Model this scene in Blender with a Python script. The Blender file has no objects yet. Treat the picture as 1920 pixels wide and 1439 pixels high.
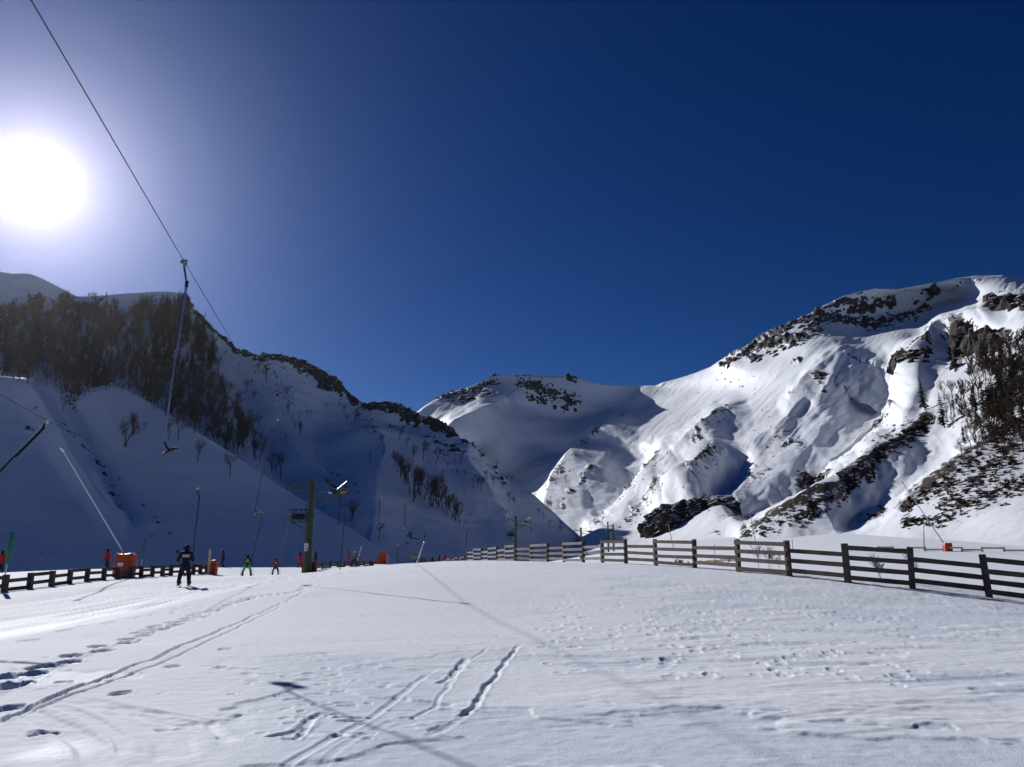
import bpy, bmesh, math, random
import numpy as np
from mathutils import Vector, Matrix

random.seed(7)
RNG = np.random.default_rng(11)
scene = bpy.context.scene
COL = scene.collection

# ------------------------------------------------------------------ camera
F, PX0, PY0 = 1400.0, 960.0, 719.5          # focal length and centre in photo pixels (1920 x 1439)
PITCH = math.radians(12.66)
CAMZ = 1.6
cam_d = bpy.data.cameras.new('camera'); cam = bpy.data.objects.new('camera', cam_d); COL.objects.link(cam)
cam.location = (0, 0, CAMZ); cam.rotation_euler = (math.pi / 2 + PITCH, 0, 0)
cam_d.sensor_fit = 'HORIZONTAL'; cam_d.sensor_width = 36.0; cam_d.lens = F / 1920 * 36
cam_d.clip_start = 0.1; cam_d.clip_end = 6000
scene.camera = cam

# ------------------------------------------------------------------ sky, sun, exposure
SUN_AZ = math.radians(-34.9)                # left of straight ahead (+Y)
SUN_EL = math.radians(23.4)
SUNDIR = (math.sin(SUN_AZ) * math.cos(SUN_EL), math.cos(SUN_AZ) * math.cos(SUN_EL), math.sin(SUN_EL))
world = bpy.data.worlds.new('World'); scene.world = world; world.use_nodes = True
nt = world.node_tree; nt.nodes.clear()
wout = nt.nodes.new('ShaderNodeOutputWorld'); bg = nt.nodes.new('ShaderNodeBackground')
sky = nt.nodes.new('ShaderNodeTexSky'); sky.sky_type = 'NISHITA'; sky.sun_disc = False
sky.sun_elevation = SUN_EL; sky.sun_rotation = SUN_AZ
sky.altitude = 1800; sky.air_density = 0.9; sky.dust_density = 0.25; sky.ozone_density = 4.0
hsv = nt.nodes.new('ShaderNodeHueSaturation'); hsv.inputs['Saturation'].default_value = 1.17
hsv.inputs['Value'].default_value = 0.51; hsv.inputs['Hue'].default_value = 0.513
gam = nt.nodes.new('ShaderNodeGamma'); gam.inputs['Gamma'].default_value = 1.25
nt.links.new(sky.outputs[0], gam.inputs[0]); nt.links.new(gam.outputs[0], hsv.inputs['Color'])
# bright aureole of the sun itself, a function of the angle to the sun
geo = nt.nodes.new('ShaderNodeTexCoord')
dot = nt.nodes.new('ShaderNodeVectorMath'); dot.operation = 'DOT_PRODUCT'
nrm = nt.nodes.new('ShaderNodeVectorMath'); nrm.operation = 'NORMALIZE'
nt.links.new(geo.outputs['Generated'], nrm.inputs[0]); nt.links.new(nrm.outputs[0], dot.inputs[0])
dot.inputs[1].default_value = SUNDIR
mx0 = nt.nodes.new('ShaderNodeMath'); mx0.operation = 'MAXIMUM'; mx0.inputs[1].default_value = 0.0
nt.links.new(dot.outputs['Value'], mx0.inputs[0])
acc = hsv.outputs[0]
for pw, colr in ((6000, (60, 58, 58)), (1500, (16, 15, 15.5)), (500, (9.5, 8.2, 9.2)), (180, (6.2, 5.4, 6.4)), (70, (3.2, 3.3, 4.7)), (25, (0.62, 0.98, 1.8)), (7, (0.08, 0.2, 0.4))):
    p = nt.nodes.new('ShaderNodeMath'); p.operation = 'POWER'; p.inputs[1].default_value = pw
    nt.links.new(mx0.outputs[0], p.inputs[0])
    sc = nt.nodes.new('ShaderNodeVectorMath'); sc.operation = 'SCALE'; sc.inputs[0].default_value = colr
    nt.links.new(p.outputs[0], sc.inputs['Scale'])
    ad = nt.nodes.new('ShaderNodeVectorMath'); ad.operation = 'ADD'
    nt.links.new(acc, ad.inputs[0]); nt.links.new(sc.outputs[0], ad.inputs[1]); acc = ad.outputs[0]
nt.links.new(acc, bg.inputs['Color']); bg.inputs['Strength'].default_value = 0.05
nt.links.new(bg.outputs[0], wout.inputs['Surface'])
sun_d = bpy.data.lights.new('sun', 'SUN'); sun_d.energy = 4.6; sun_d.angle = math.radians(0.53)
sun_d.color = (1.0, 0.98, 0.955)
sun = bpy.data.objects.new('sun', sun_d); COL.objects.link(sun)
sun.rotation_euler = Vector(SUNDIR).to_track_quat('Z', 'Y').to_euler()
vs = scene.view_settings; vs.view_transform = 'Standard'; vs.look = 'None'; vs.gamma = 1.0
vs.use_curve_mapping = False; vs.exposure = 0.0
scene.render.engine = 'CYCLES'
try:
    scene.cycles.max_bounces = 6; scene.cycles.diffuse_bounces = 1
except Exception:
    pass

# ------------------------------------------------------------------ pixel -> place
CP, SP = math.cos(PITCH), math.sin(PITCH)
def ray(px, py):
    cx = (np.asarray(px, float) - PX0) / F; cy = (PY0 - np.asarray(py, float)) / F
    fw = CP - cy * SP; up = SP + cy * CP
    return cx / fw, up / fw
def P(px, py, d):
    a, b = ray(px, py)
    return np.stack([a * d, np.asarray(d, float) + 0 * a, CAMZ + b * d], -1)
def pix(p):
    x, y, z = p[..., 0], p[..., 1], p[..., 2] - CAMZ
    f = y * CP + z * SP; u = -y * SP + z * CP
    return PX0 + F * x / f, PY0 - F * u / f

# ------------------------------------------------------------------ numeric helpers
def _hash(ix, iy, seed):
    h = (ix.astype(np.int64) * 374761393 + iy.astype(np.int64) * 668265263 + seed * 974711) & 0xFFFFFFFF
    h = ((h ^ (h >> 13)) * 1274126177) & 0xFFFFFFFF
    h = (h ^ (h >> 16)) & 0xFFFFFFFF
    return h / 4294967295.0
def vnoise(x, y, seed=0):
    x = np.asarray(x, float); y = np.asarray(y, float)
    ix = np.floor(x); iy = np.floor(y); fx = x - ix; fy = y - iy
    u = fx * fx * fx * (fx * (fx * 6 - 15) + 10); v = fy * fy * fy * (fy * (fy * 6 - 15) + 10)
    a = _hash(ix, iy, seed); b = _hash(ix + 1, iy, seed); c = _hash(ix, iy + 1, seed); d = _hash(ix + 1, iy + 1, seed)
    return (a * (1 - u) + b * u) * (1 - v) + (c * (1 - u) + d * u) * v
def fbm(x, y, octv=4, seed=0, gain=0.5):
    s = 0; amp = 1; tot = 0
    for o in range(octv):
        s = s + amp * (vnoise(x, y, seed + o * 17) - 0.5); tot += amp * 0.5
        x, y = 1.66 * x + 1.17 * y + 3.1, -1.17 * x + 1.66 * y - 1.7; amp *= gain
    return s / tot
def sstep(a, b, x):
    t = np.clip((x - a) / (b - a), 0, 1); return t * t * (3 - 2 * t)
class TPS:
    def __init__(self, pts, vals, smooth=1e-6):
        self.p = np.array(pts, float); self.s = self.p.std(0) + 1e-9; q = self.p / self.s; self.q = q; n = len(q)
        K = self.phi(q, q) + np.eye(n) * smooth; A = np.zeros((n + 3, n + 3)); A[:n, :n] = K
        A[:n, n] = 1; A[:n, n + 1:] = q; A[n, :n] = 1; A[n + 1:, :n] = q.T
        self.w = np.linalg.solve(A, np.r_[np.array(vals, float), 0, 0, 0])
    def phi(self, a, b):
        r2 = ((a[:, None, :] - b[None]) ** 2).sum(-1)
        return 0.5 * r2 * np.log(r2 + 1e-12)
    def __call__(self, x, y):
        x = np.asarray(x, float); sh = x.shape; q = np.stack([x.ravel(), np.asarray(y, float).ravel()], -1) / self.s
        out = np.empty(len(q)); n = len(self.q)
        for i in range(0, len(q), 100000):
            qq = q[i:i + 100000]; out[i:i + 100000] = self.phi(qq, self.q) @ self.w[:n] + self.w[n] + qq @ self.w[n + 1:]
        return out.reshape(sh)
def poly_dist(x, y, pts):
    """distance to a polyline, side (+ = right of its direction) and the parameter along it"""
    best = np.full(np.shape(x), 1e9); side = np.zeros(np.shape(x)); par = np.zeros(np.shape(x))
    pts = np.array(pts, float); n = len(pts) - 1
    for i in range(n):
        a, b = pts[i], pts[i + 1]; d = b - a; L2 = d @ d + 1e-12
        t = np.clip(((x - a[0]) * d[0] + (y - a[1]) * d[1]) / L2, 0, 1)
        ex = x - a[0] - t * d[0]; ey = y - a[1] - t * d[1]; r = np.hypot(ex, ey)
        m = r < best; best = np.where(m, r, best)
        side = np.where(m, np.sign(d[1] * ex - d[0] * ey), side); par = np.where(m, (i + t) / n, par)
    return best, side, par
def in_poly(x, y, poly):
    inside = np.zeros(np.shape(x), bool); n = len(poly)
    for i in range(n):
        x1, y1 = poly[i]; x2, y2 = poly[(i + 1) % n]
        c = ((y1 > y) != (y2 > y)) & (x < (x2 - x1) * (y - y1) / (y2 - y1 + 1e-12) + x1)
        inside ^= c
    return inside

# ------------------------------------------------------------------ materials
def mat(name, base=(0.5, 0.5, 0.5), rough=0.6, spec=0.4, metal=0.0, vary=0.0, scale=8.0, bump=0.0, bscale=40.0):
    m = bpy.data.materials.new(name); m.use_nodes = True; t = m.node_tree; b = t.nodes['Principled BSDF']
    b.inputs['Base Color'].default_value = (*base, 1); b.inputs['Roughness'].default_value = rough
    b.inputs['Specular IOR Level'].default_value = spec; b.inputs['Metallic'].default_value = metal
    tc = t.nodes.new('ShaderNodeTexCoord')
    if vary:
        n = t.nodes.new('ShaderNodeTexNoise'); n.inputs['Scale'].default_value = scale; n.inputs['Detail'].default_value = 6
        t.links.new(tc.outputs['Object'], n.inputs['Vector'])
        r = t.nodes.new('ShaderNodeValToRGB'); r.color_ramp.elements[0].position = 0.3; r.color_ramp.elements[1].position = 0.7
        r.color_ramp.elements[0].color = (*[c * (1 - vary) for c in base], 1)
        r.color_ramp.elements[1].color = (*[min(1, c * (1 + vary)) for c in base], 1)
        t.links.new(n.outputs['Fac'], r.inputs[0]); t.links.new(r.outputs[0], b.inputs['Base Color'])
    if bump:
        n2 = t.nodes.new('ShaderNodeTexNoise'); n2.inputs['Scale'].default_value = bscale; n2.inputs['Detail'].default_value = 5
        t.links.new(tc.outputs['Object'], n2.inputs['Vector'])
        bp = t.nodes.new('ShaderNodeBump'); bp.inputs['Strength'].default_value = 0.6; bp.inputs['Distance'].default_value = bump
        t.links.new(n2.outputs['Fac'], bp.inputs['Height']); t.links.new(bp.outputs[0], b.inputs['Normal'])
    return m
SNOW = (0.84, 0.875, 0.94)
def snow_ground_mat():
    m = mat('snow_crust', SNOW, 0.5, 0.06); t = m.node_tree; b = t.nodes['Principled BSDF']; L = t.links.new
    tc = t.nodes.new('ShaderNodeTexCoord')
    def noise(scale, det=5, vec=None):
        n = t.nodes.new('ShaderNodeTexNoise'); n.inputs['Scale'].default_value = scale; n.inputs['Detail'].default_value = det
        L(vec or tc.outputs['Object'], n.inputs['Vector']); return n.outputs['Fac']
    ice_shade = t.nodes.new('ShaderNodeAttribute'); ice_shade.attribute_name = 'ice_shade'
    big = noise(0.7, 4)
    rr = t.nodes.new('ShaderNodeMapRange'); L(ice_shade.outputs['Fac'], rr.inputs[0]); rr.inputs[3].default_value = 0.85; rr.inputs[4].default_value = 0.6
    L(rr.outputs[0], b.inputs['Roughness'])
    cr = t.nodes.new('ShaderNodeMix'); cr.data_type = 'RGBA'; L(ice_shade.outputs['Fac'], cr.inputs[0])
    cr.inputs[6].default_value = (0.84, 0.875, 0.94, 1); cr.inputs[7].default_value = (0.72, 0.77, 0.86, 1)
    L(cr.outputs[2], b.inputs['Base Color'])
    b1 = t.nodes.new('ShaderNodeBump'); b1.inputs['Strength'].default_value = 0.7; b1.inputs['Distance'].default_value = 0.02
    L(noise(6, 8), b1.inputs['Height'])
    b2 = t.nodes.new('ShaderNodeBump'); b2.inputs['Distance'].default_value = 0.006; L(noise(70, 3), b2.inputs['Height'])
    sr = t.nodes.new('ShaderNodeMapRange'); L(ice_shade.outputs['Fac'], sr.inputs[0]); sr.inputs[3].default_value = 0.35; sr.inputs[4].default_value = 1.0
    L(sr.outputs[0], b2.inputs['Strength']); L(b1.outputs[0], b2.inputs['Normal']); L(b2.outputs[0], b.inputs['Normal'])
    return m
def terrain_mat(name, rock=(0.075, 0.066, 0.06), veg=(0.036, 0.024, 0.016)):
    """snow over rock and brown grass: the attributes rock / veg say where the ground is bare"""
    m = mat(name, SNOW, 0.6, 0.25); t = m.node_tree; b = t.nodes['Principled BSDF']; L = t.links.new
    tc = t.nodes.new('ShaderNodeTexCoord')
    def noise(scale, det=6):
        n = t.nodes.new('ShaderNodeTexNoise'); n.inputs['Scale'].default_value = scale; n.inputs['Detail'].default_value = det
        L(tc.outputs['Object'], n.inputs['Vector']); return n.outputs['Fac']
    def mixc(fac, a, c):
        x = t.nodes.new('ShaderNodeMix'); x.data_type = 'RGBA'; L(fac, x.inputs[0])
        for s, v in ((6, a), (7, c)):
            if isinstance(v, tuple): x.inputs[s].default_value = (*v, 1)
            else: L(v, x.inputs[s])
        return x.outputs[2]
    def mask(attr, nz, amp):
        a = t.nodes.new('ShaderNodeAttribute'); a.attribute_name = attr
        s = t.nodes.new('ShaderNodeMath'); s.operation = 'MULTIPLY_ADD'; L(nz, s.inputs[0]); s.inputs[1].default_value = amp; s.inputs[2].default_value = -amp / 2
        ad = t.nodes.new('ShaderNodeMath'); L(a.outputs['Fac'], ad.inputs[0]); L(s.outputs[0], ad.inputs[1])
        mr = t.nodes.new('ShaderNodeMapRange'); mr.interpolation_type = 'SMOOTHSTEP'; L(ad.outputs[0], mr.inputs[0])
        mr.inputs[1].default_value = 0.46; mr.inputs[2].default_value = 0.56; return mr.outputs[0]
    n1 = noise(0.22, 8); n2 = noise(0.6, 8)
    rk = mixc(n2, tuple(c * 0.6 for c in rock), tuple(c * 1.5 for c in rock))
    vg = mixc(n2, tuple(c * 0.6 for c in veg), tuple(c * 1.5 for c in veg))
    c = mixc(mask('rock', n1, 1.7), (0.84, 0.875, 0.94), rk)
    c = mixc(mask('veg', n2, 2.2), c, vg)
    L(c, b.inputs['Base Color'])
    b1 = t.nodes.new('ShaderNodeBump'); b1.inputs['Strength'].default_value = 0.5; b1.inputs['Distance'].default_value = 1.0
    L(noise(0.12, 9), b1.inputs['Height']); L(b1.outputs[0], b.inputs['Normal'])
    return m
def rock_mat(name, base=(0.085, 0.075, 0.068), snow_at=0.72, scale=0.35):
    """rock with snow lying on its level tops"""
    m = mat(name, base, 0.85, 0.2); t = m.node_tree; b = t.nodes['Principled BSDF']; L = t.links.new
    tc = t.nodes.new('ShaderNodeTexCoord'); g = t.nodes.new('ShaderNodeNewGeometry')
    n = t.nodes.new('ShaderNodeTexNoise'); n.inputs['Scale'].default_value = scale; n.inputs['Detail'].default_value = 9; n.inputs['Roughness'].default_value = 0.65
    L(tc.outputs['Object'], n.inputs['Vector'])
    r = t.nodes.new('ShaderNodeValToRGB'); r.color_ramp.elements[0].position = 0.35; r.color_ramp.elements[1].position = 0.68
    r.color_ramp.elements[0].color = (*[c * 0.45 for c in base], 1); r.color_ramp.elements[1].color = (*[c * 1.6 for c in base], 1)
    L(n.outputs['Fac'], r.inputs[0])
    sx = t.nodes.new('ShaderNodeSeparateXYZ'); L(g.outputs['Normal'], sx.inputs[0])
    ma = t.nodes.new('ShaderNodeMath'); ma.operation = 'MULTIPLY_ADD'; L(n.outputs['Fac'], ma.inputs[0]); ma.inputs[1].default_value = 0.9; ma.inputs[2].default_value = -0.45
    ad = t.nodes.new('ShaderNodeMath'); L(sx.outputs['Z'], ad.inputs[0]); L(ma.outputs[0], ad.inputs[1])
    mr = t.nodes.new('ShaderNodeMapRange'); mr.interpolation_type = 'SMOOTHSTEP'; L(ad.outputs[0], mr.inputs[0])
    mr.inputs[1].default_value = snow_at - 0.05; mr.inputs[2].default_value = snow_at + 0.05
    x = t.nodes.new('ShaderNodeMix'); x.data_type = 'RGBA'; L(mr.outputs[0], x.inputs[0]); L(r.outputs[0], x.inputs[6]); x.inputs[7].default_value = (0.84, 0.875, 0.94, 1)
    L(x.outputs[2], b.inputs['Base Color'])
    bp = t.nodes.new('ShaderNodeBump'); bp.inputs['Strength'].default_value = 0.8; bp.inputs['Distance'].default_value = 0.8
    L(n.outputs['Fac'], bp.inputs['Height']); L(bp.outputs[0], b.inputs['Normal'])
    return m
def wood_mat(name, base):
    m = mat(name, base, 0.8, 0.2); t = m.node_tree; b = t.nodes['Principled BSDF']; L = t.links.new
    tc = t.nodes.new('ShaderNodeTexCoord'); mp = t.nodes.new('ShaderNodeMapping'); mp.inputs['Scale'].default_value = (1.5, 22, 22)
    L(tc.outputs['Object'], mp.inputs[0])
    oi = t.nodes.new('ShaderNodeObjectInfo')
    n = t.nodes.new('ShaderNodeTexNoise'); n.inputs['Scale'].default_value = 1.5; n.inputs['Detail'].default_value = 7; L(mp.outputs[0], n.inputs['Vector'])
    ad = t.nodes.new('ShaderNodeMath'); ad.operation = 'MULTIPLY_ADD'; L(oi.outputs['Random'], ad.inputs[0]); ad.inputs[1].default_value = 0.25; L(n.outputs['Fac'], ad.inputs[2])
    r = t.nodes.new('ShaderNodeValToRGB'); r.color_ramp.elements[0].position = 0.35; r.color_ramp.elements[1].position = 0.95
    r.color_ramp.elements[0].color = (*[c * 0.5 for c in base], 1); r.color_ramp.elements[1].color = (*[c * 1.6 for c in base], 1)
    L(ad.outputs[0], r.inputs[0]); L(r.outputs[0], b.inputs['Base Color'])
    bp = t.nodes.new('ShaderNodeBump'); bp.inputs['Strength'].default_value = 0.6; bp.inputs['Distance'].default_value = 0.01
    L(n.outputs['Fac'], bp.inputs['Height']); L(bp.outputs[0], b.inputs['Normal'])
    return m
M = dict(
    ground=snow_ground_mat(), terrain=terrain_mat('snow_slope'),
    rock=rock_mat('crag_rock'), rock_dark=rock_mat('bluff_rock', (0.05, 0.042, 0.038), 0.86),
    rock_warm=rock_mat('ridge_rock', (0.085, 0.068, 0.06), 0.7), rock_bluff=rock_mat('bluff_face', (0.05, 0.042, 0.038), 0.76, 0.25),
    bark=mat('beech_bark', (0.11, 0.095, 0.088), 0.9, 0.1, vary=0.3, scale=2),
    twig_brown=mat('brown_twigs', (0.07, 0.045, 0.034), 0.9, 0.1, vary=0.3, scale=0.5), twig=mat('bare_twigs', (0.12, 0.088, 0.075), 0.9, 0.1, vary=0.25, scale=0.5),
    needle=mat('conifer_needles', (0.022, 0.035, 0.018), 0.8, 0.2, vary=0.4, scale=1.5),
    heather=mat('brown_heather', (0.06, 0.036, 0.022), 0.9, 0.1, vary=0.5, scale=0.8),
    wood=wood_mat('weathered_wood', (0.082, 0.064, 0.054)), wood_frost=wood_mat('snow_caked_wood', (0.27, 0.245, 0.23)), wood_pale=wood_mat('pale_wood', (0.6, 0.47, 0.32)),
    orange=mat('orange_tarpaulin', (0.5, 0.068, 0.015), 0.5, 0.4, vary=0.12, scale=4, bump=0.02, bscale=5),
    red=mat('red_padding', (0.27, 0.022, 0.014), 0.55, 0.3, vary=0.15, scale=4),
    green=mat('green_steel', (0.045, 0.07, 0.036), 0.5, 0.3, vary=0.2, scale=3),
    steel=mat('galvanised_steel', (0.45, 0.46, 0.47), 0.28, 0.5, 0.9, vary=0.15, scale=6),
    dark=mat('dark_steel', (0.025, 0.026, 0.028), 0.7, 0.15, 0.0, vary=0.2, scale=6),
    ochre=mat('ochre_sheave_frame', (0.33, 0.2, 0.06), 0.35, 0.5, 0.3, vary=0.2, scale=6),
    rubber=mat('black_rubber', (0.02, 0.02, 0.02), 0.7, 0.3, vary=0.2), cable=mat('steel_cable', (0.07, 0.07, 0.075), 0.6, 0.2, 0.0, vary=0.1),
    white=mat('white_paint', (0.8, 0.8, 0.8), 0.4, 0.4, vary=0.05), marker=mat('green_marker', (0.01, 0.16, 0.08), 0.5, 0.4, vary=0.1),
    lance=mat('lance_aluminium', (0.5, 0.51, 0.53), 0.4, 0.4, 0.2, vary=0.08), black=mat('black_print', (0.01, 0.01, 0.01), 0.6, 0.3, vary=0.1),
    skin=mat('skin', (0.5, 0.28, 0.2), 0.5, 0.4, vary=0.1))
def cloth(name, c): 
    if name not in M: M[name] = mat(name, c, 0.75, 0.25, vary=0.15, scale=6, bump=0.01, bscale=12)
    return M[name]

# ------------------------------------------------------------------ object helpers
def link(name, me, m=None, parent=None):
    o = bpy.data.objects.new(name, me); COL.objects.link(o)
    if m is not None and not me.materials: me.materials.append(m)
    if parent is not None: o.parent = parent
    return o
def tag(o, label=None, cat=None, group=None, kind=None):
    if label: o['label'] = label
    if cat: o['category'] = cat
    if group: o['group'] = group
    if kind: o['kind'] = kind
    return o
def empty(name, loc, rz=0.0, label=None, cat=None, group=None):
    o = bpy.data.objects.new(name, None); COL.objects.link(o); o.location = loc; o.rotation_euler = (0, 0, rz)
    o.empty_display_size = 0.2
    return tag(o, label, cat, group)
def mesh_np(name, V, Fc, smooth=True):
    me = bpy.data.meshes.new(name); V = np.ascontiguousarray(V, np.float32); Fc = np.ascontiguousarray(Fc, np.int32)
    k = Fc.shape[1]; me.vertices.add(len(V)); me.vertices.foreach_set('co', V.ravel())
    me.loops.add(Fc.size); me.loops.foreach_set('vertex_index', Fc.ravel())
    me.polygons.add(len(Fc)); me.polygons.foreach_set('loop_start', np.arange(0, Fc.size, k, dtype=np.int32))
    me.polygons.foreach_set('use_smooth', np.full(len(Fc), smooth, dtype=bool))
    me.update(calc_edges=True); return me
def grid_faces(nr, nc, wrap=False):
    r, c = np.meshgrid(np.arange(nr - 1), np.arange(nc if wrap else nc - 1), indexing='ij')
    a = r * nc + c; b = r * nc + (c + 1) % nc
    return np.stack([a, b, b + nc, a + nc], -1).reshape(-1, 4)
def attr(me, name, vals):
    a = me.attributes.new(name, 'FLOAT', 'POINT'); a.data.foreach_set('value', np.ascontiguousarray(vals, np.float32).ravel())
class MB:
    """collects shapes of ONE part, then builds it as one mesh object"""
    def __init__(s): s.v = []; s.f = []
    def add(s, vs, fs):
        o = len(s.v); s.v += [tuple(map(float, v)) for v in vs]; s.f += [tuple(i + o for i in f) for f in fs]; return s
    def box(s, c, size, rot=None):
        hx, hy, hz = [k / 2 for k in size]
        vs = [Vector((x, y, z)) for x in (-hx, hx) for y in (-hy, hy) for z in (-hz, hz)]
        if rot is not None: vs = [rot @ v for v in vs]
        vs = [v + Vector(c) for v in vs]
        return s.add(vs, [(0, 1, 3, 2), (4, 6, 7, 5), (0, 4, 5, 1), (2, 3, 7, 6), (0, 2, 6, 4), (1, 5, 7, 3)])
    def bar(s, a, b, w, h=None, up=(0, 0, 1)):
        a = Vector(a); b = Vector(b); d = b - a; x = d.normalized(); u = Vector(up)
        if abs(x.dot(u)) > 0.98: u = Vector((0, 1, 0))
        y = u.cross(x).normalized(); z = x.cross(y); R = Matrix((x, y, z)).transposed()
        return s.box((a + b) / 2, (d.length, w, h or w), R)
    def tube(s, pts, r, n=8, cap=True):
        pts = [Vector(p) for p in pts]; rs = r if isinstance(r, (list, tuple)) else [r] * len(pts); vs = []; fs = []
        prev = None
        for i, p in enumerate(pts):
            d = (pts[min(i + 1, len(pts) - 1)] - pts[max(i - 1, 0)]).normalized()
            if prev is None:
                u = Vector((0, 0, 1)) if abs(d.z) < 0.9 else Vector((0, 1, 0)); a = d.cross(u).normalized()
            else:
                a = (prev - d * prev.dot(d)).normalized()
            prev = a; b = d.cross(a)
            for k in range(n):
                t = 2 * math.pi * k / n; vs.append(p + (a * math.cos(t) + b * math.sin(t)) * rs[i])
        for i in range(len(pts) - 1):
            for k in range(n):
                fs.append((i * n + k, i * n + (k + 1) % n, (i + 1) * n + (k + 1) % n, (i + 1) * n + k))
        if cap: fs.append(tuple(range(n - 1, -1, -1))); fs.append(tuple((len(pts) - 1) * n + k for k in range(n)))
        return s.add(vs, fs)
    def lathe(s, c, axis, prof, n=16):
        """prof: (offset along axis, radius)"""
        ax = Vector(axis).normalized(); return s.tube([Vector(c) + ax * o for o, _ in prof], [r for _, r in prof], n)
    def prism(s, outline, y0, y1, origin=(0, 0, 0)):
        n = len(outline); o = Vector(origin)
        vs = [o + Vector((x, y0, z)) for x, z in outline] + [o + Vector((x, y1, z)) for x, z in outline]
        return s.add(vs, [tuple(range(n)), tuple(range(2 * n - 1, n - 1, -1))] + [(i, i + n, (i + 1) % n + n, (i + 1) % n) for i in range(n)])
    def mesh(s, name, smooth=False):
        me = bpy.data.meshes.new(name); me.from_pydata(s.v, [], s.f)
        bm = bmesh.new(); bm.from_mesh(me); bmesh.ops.recalc_face_normals(bm, faces=bm.faces); bm.to_mesh(me); bm.free()
        if smooth:
            me.polygons.foreach_set('use_smooth', np.ones(len(me.polygons), bool))
            try: me.set_sharp_from_angle(angle=math.radians(40))
            except Exception: pass
        me.update(); return me
    def build(s, name, m, parent=None, smooth=False): return link(name, s.mesh(name, smooth), m, parent)

# ================================================================== THE GROUND
gp = []
def G(px, py, d): gp.append(tuple(P(px, py, d)))
for a in ((55, 1104, 33), (130, 1094, 37), (219, 1087, 42), (304, 1080, 48), (387, 1077, 52), (345, 1098, 35), (575, 1075, 66),
          (590, 1070, 68), (646, 1064, 78), (696, 1062, 86), (715, 1058, 92), (777, 1062, 85),
          (0, 1075, 66), (130, 1069, 70), (400, 1065, 78), (462, 1080, 52), (516, 1078, 57),
          (840, 1057, 74), (875, 1055, 66), (955, 1054, 55), (1060, 1055, 46), (1175, 1057, 40), (1305, 1065, 34), (1480, 1080, 27), (1590, 1092, 24.8),
          (1711, 1103, 23.6), (1855, 1120, 22.6), (1980, 1134, 22),
          (1595, 1033, 102), (1735, 1034, 96), (1883, 1035, 90), (2100, 1036, 84), (1400, 1030, 140), (1200, 1029, 200)): G(*a)
gp += [(0, 0, 0), (-5, 6, 0), (5, 6, 0), (0, 10, 0), (-8, 12, 0), (8, 12, 0.0), (0, 20, 0.12), (-8, 22, 0.02), (9, 20, 0.22), (-30, 20, 0.1),
       (0, -30, 0), (40, -20, -0.2), (-40, -20, 0.2), (-60, 40, -0.2), (60, 10, -0.6), (45, 30, -0.4), (20, 34, -0.05), (26, 45, -0.7), (40, 60, -0.2),
       (8, 62, -1.0), (10, 85, -2.2), (25, 70, -0.9), (-50, 100, -4), (-20, 112, -4.0), (-90, 110, -5), (-60, 150, -10), (0, 150, -5), (-130, 150, -9), (-100, 220, -8), (10, 220, -2),
       (-60, 70, -0.6), (-85, 75, -0.8), (90, 100, 3), (120, 60, 2)]
gp = np.array(gp); _g = TPS(gp[:, :2], gp[:, 2], 2e-4)
def gz(x, y):
    x = np.asarray(x, float); y = np.asarray(y, float); r = np.hypot(x, y)
    k = sstep(230, 330, r); rr = np.maximum(r, 1e-6); s = np.minimum(1, 300 / rr)
    z = _g(x * s, y * s)
    return np.clip(z, -14, 6) * (1 - k) - 14 * k
def on_ground(px, py, d=None):
    """the place where the ray through a photo point meets the ground"""
    a, b = ray(px, py)
    if d is not None:
        return np.array([a * d, d, float(gz(a * d, d))])
    ds = np.geomspace(4, 120, 800); hit = np.nonzero(CAMZ + b * ds < gz(a * ds, ds))[0]
    d = ds[hit[0]] if len(hit) else 80.0
    return np.array([a * d, d, float(gz(a * d, d))])

az_f = np.arctan(np.linspace(-0.78, 0.78, 960)); az_c1 = np.linspace(-math.pi, az_f[0], 70)[1:-1]; az_c2 = np.linspace(az_f[-1], math.pi, 70)[1:]
AZ = np.concatenate([az_c1, az_f, az_c2])
r_px = CAMZ * F / (np.arange(1475, 1063, -1.05) - 1034)
RR = np.concatenate([[0.4, 1, 2, 3, 4], np.linspace(4.6, r_px[0], 6)[:-1], r_px, np.geomspace(r_px[-1] * 1.015, 200, 90), np.geomspace(206, 900, 22)])
rg, ag = np.meshgrid(RR, AZ, indexing='ij'); GX = rg * np.sin(ag); GY = rg * np.cos(ag)
GZ = gz(GX, GY); ICE_SHADE = np.zeros_like(GZ)
near = 1 - sstep(60, 110, rg)
inview = (np.abs(ag) < 0.72)
# rolling, wind crust and sastrugi
GZ += near * 0.035 * fbm(GX / 5, GY / 5, 3, 3) * sstep(1, 5, rg)
wx = GX * 0.96 + GY * 0.28; wy = -GX * 0.28 + GY * 0.96                      # the wind blows almost across the view
right = sstep(-2.5, 3.5, GX - 0.02 * GY) * (1 - 0.6 * sstep(22, 40, rg))
pat = fbm(GX / 3.2 + 5, GY / 2.2, 4, 21)
patch = sstep(-0.05, 0.3, pat)
sas = fbm(wx / 1.7, wy / 0.42, 4, 31, 0.5)
soft = np.clip(rg / 60, 0.1, 0.5); ter = sstep(-soft, soft, sas) * 0.7 + sas * 0.5
GZ += near * ter * 0.018 * (0.15 + 0.85 * right) * (0.25 + 0.75 * patch)
# crust plates: scoured hollows with a small broken edge
cr = fbm(GX / 2.1 + 0.35 * fbm(GX * 2, GY * 2, 3, 44), GY / 1.3, 4, 41, 0.5)
plate = sstep(0.08, 0.20, cr + 0.05 * fbm(GX * 3, GY * 3, 3, 45))
lowmid = sstep(18, 9, rg)
GZ -= near * plate * 0.018 * np.maximum(lowmid, right * 0.8)
ICE_SHADE = np.maximum(ICE_SHADE, plate * np.maximum(lowmid, right * 0.6) * 0.8)
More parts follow.
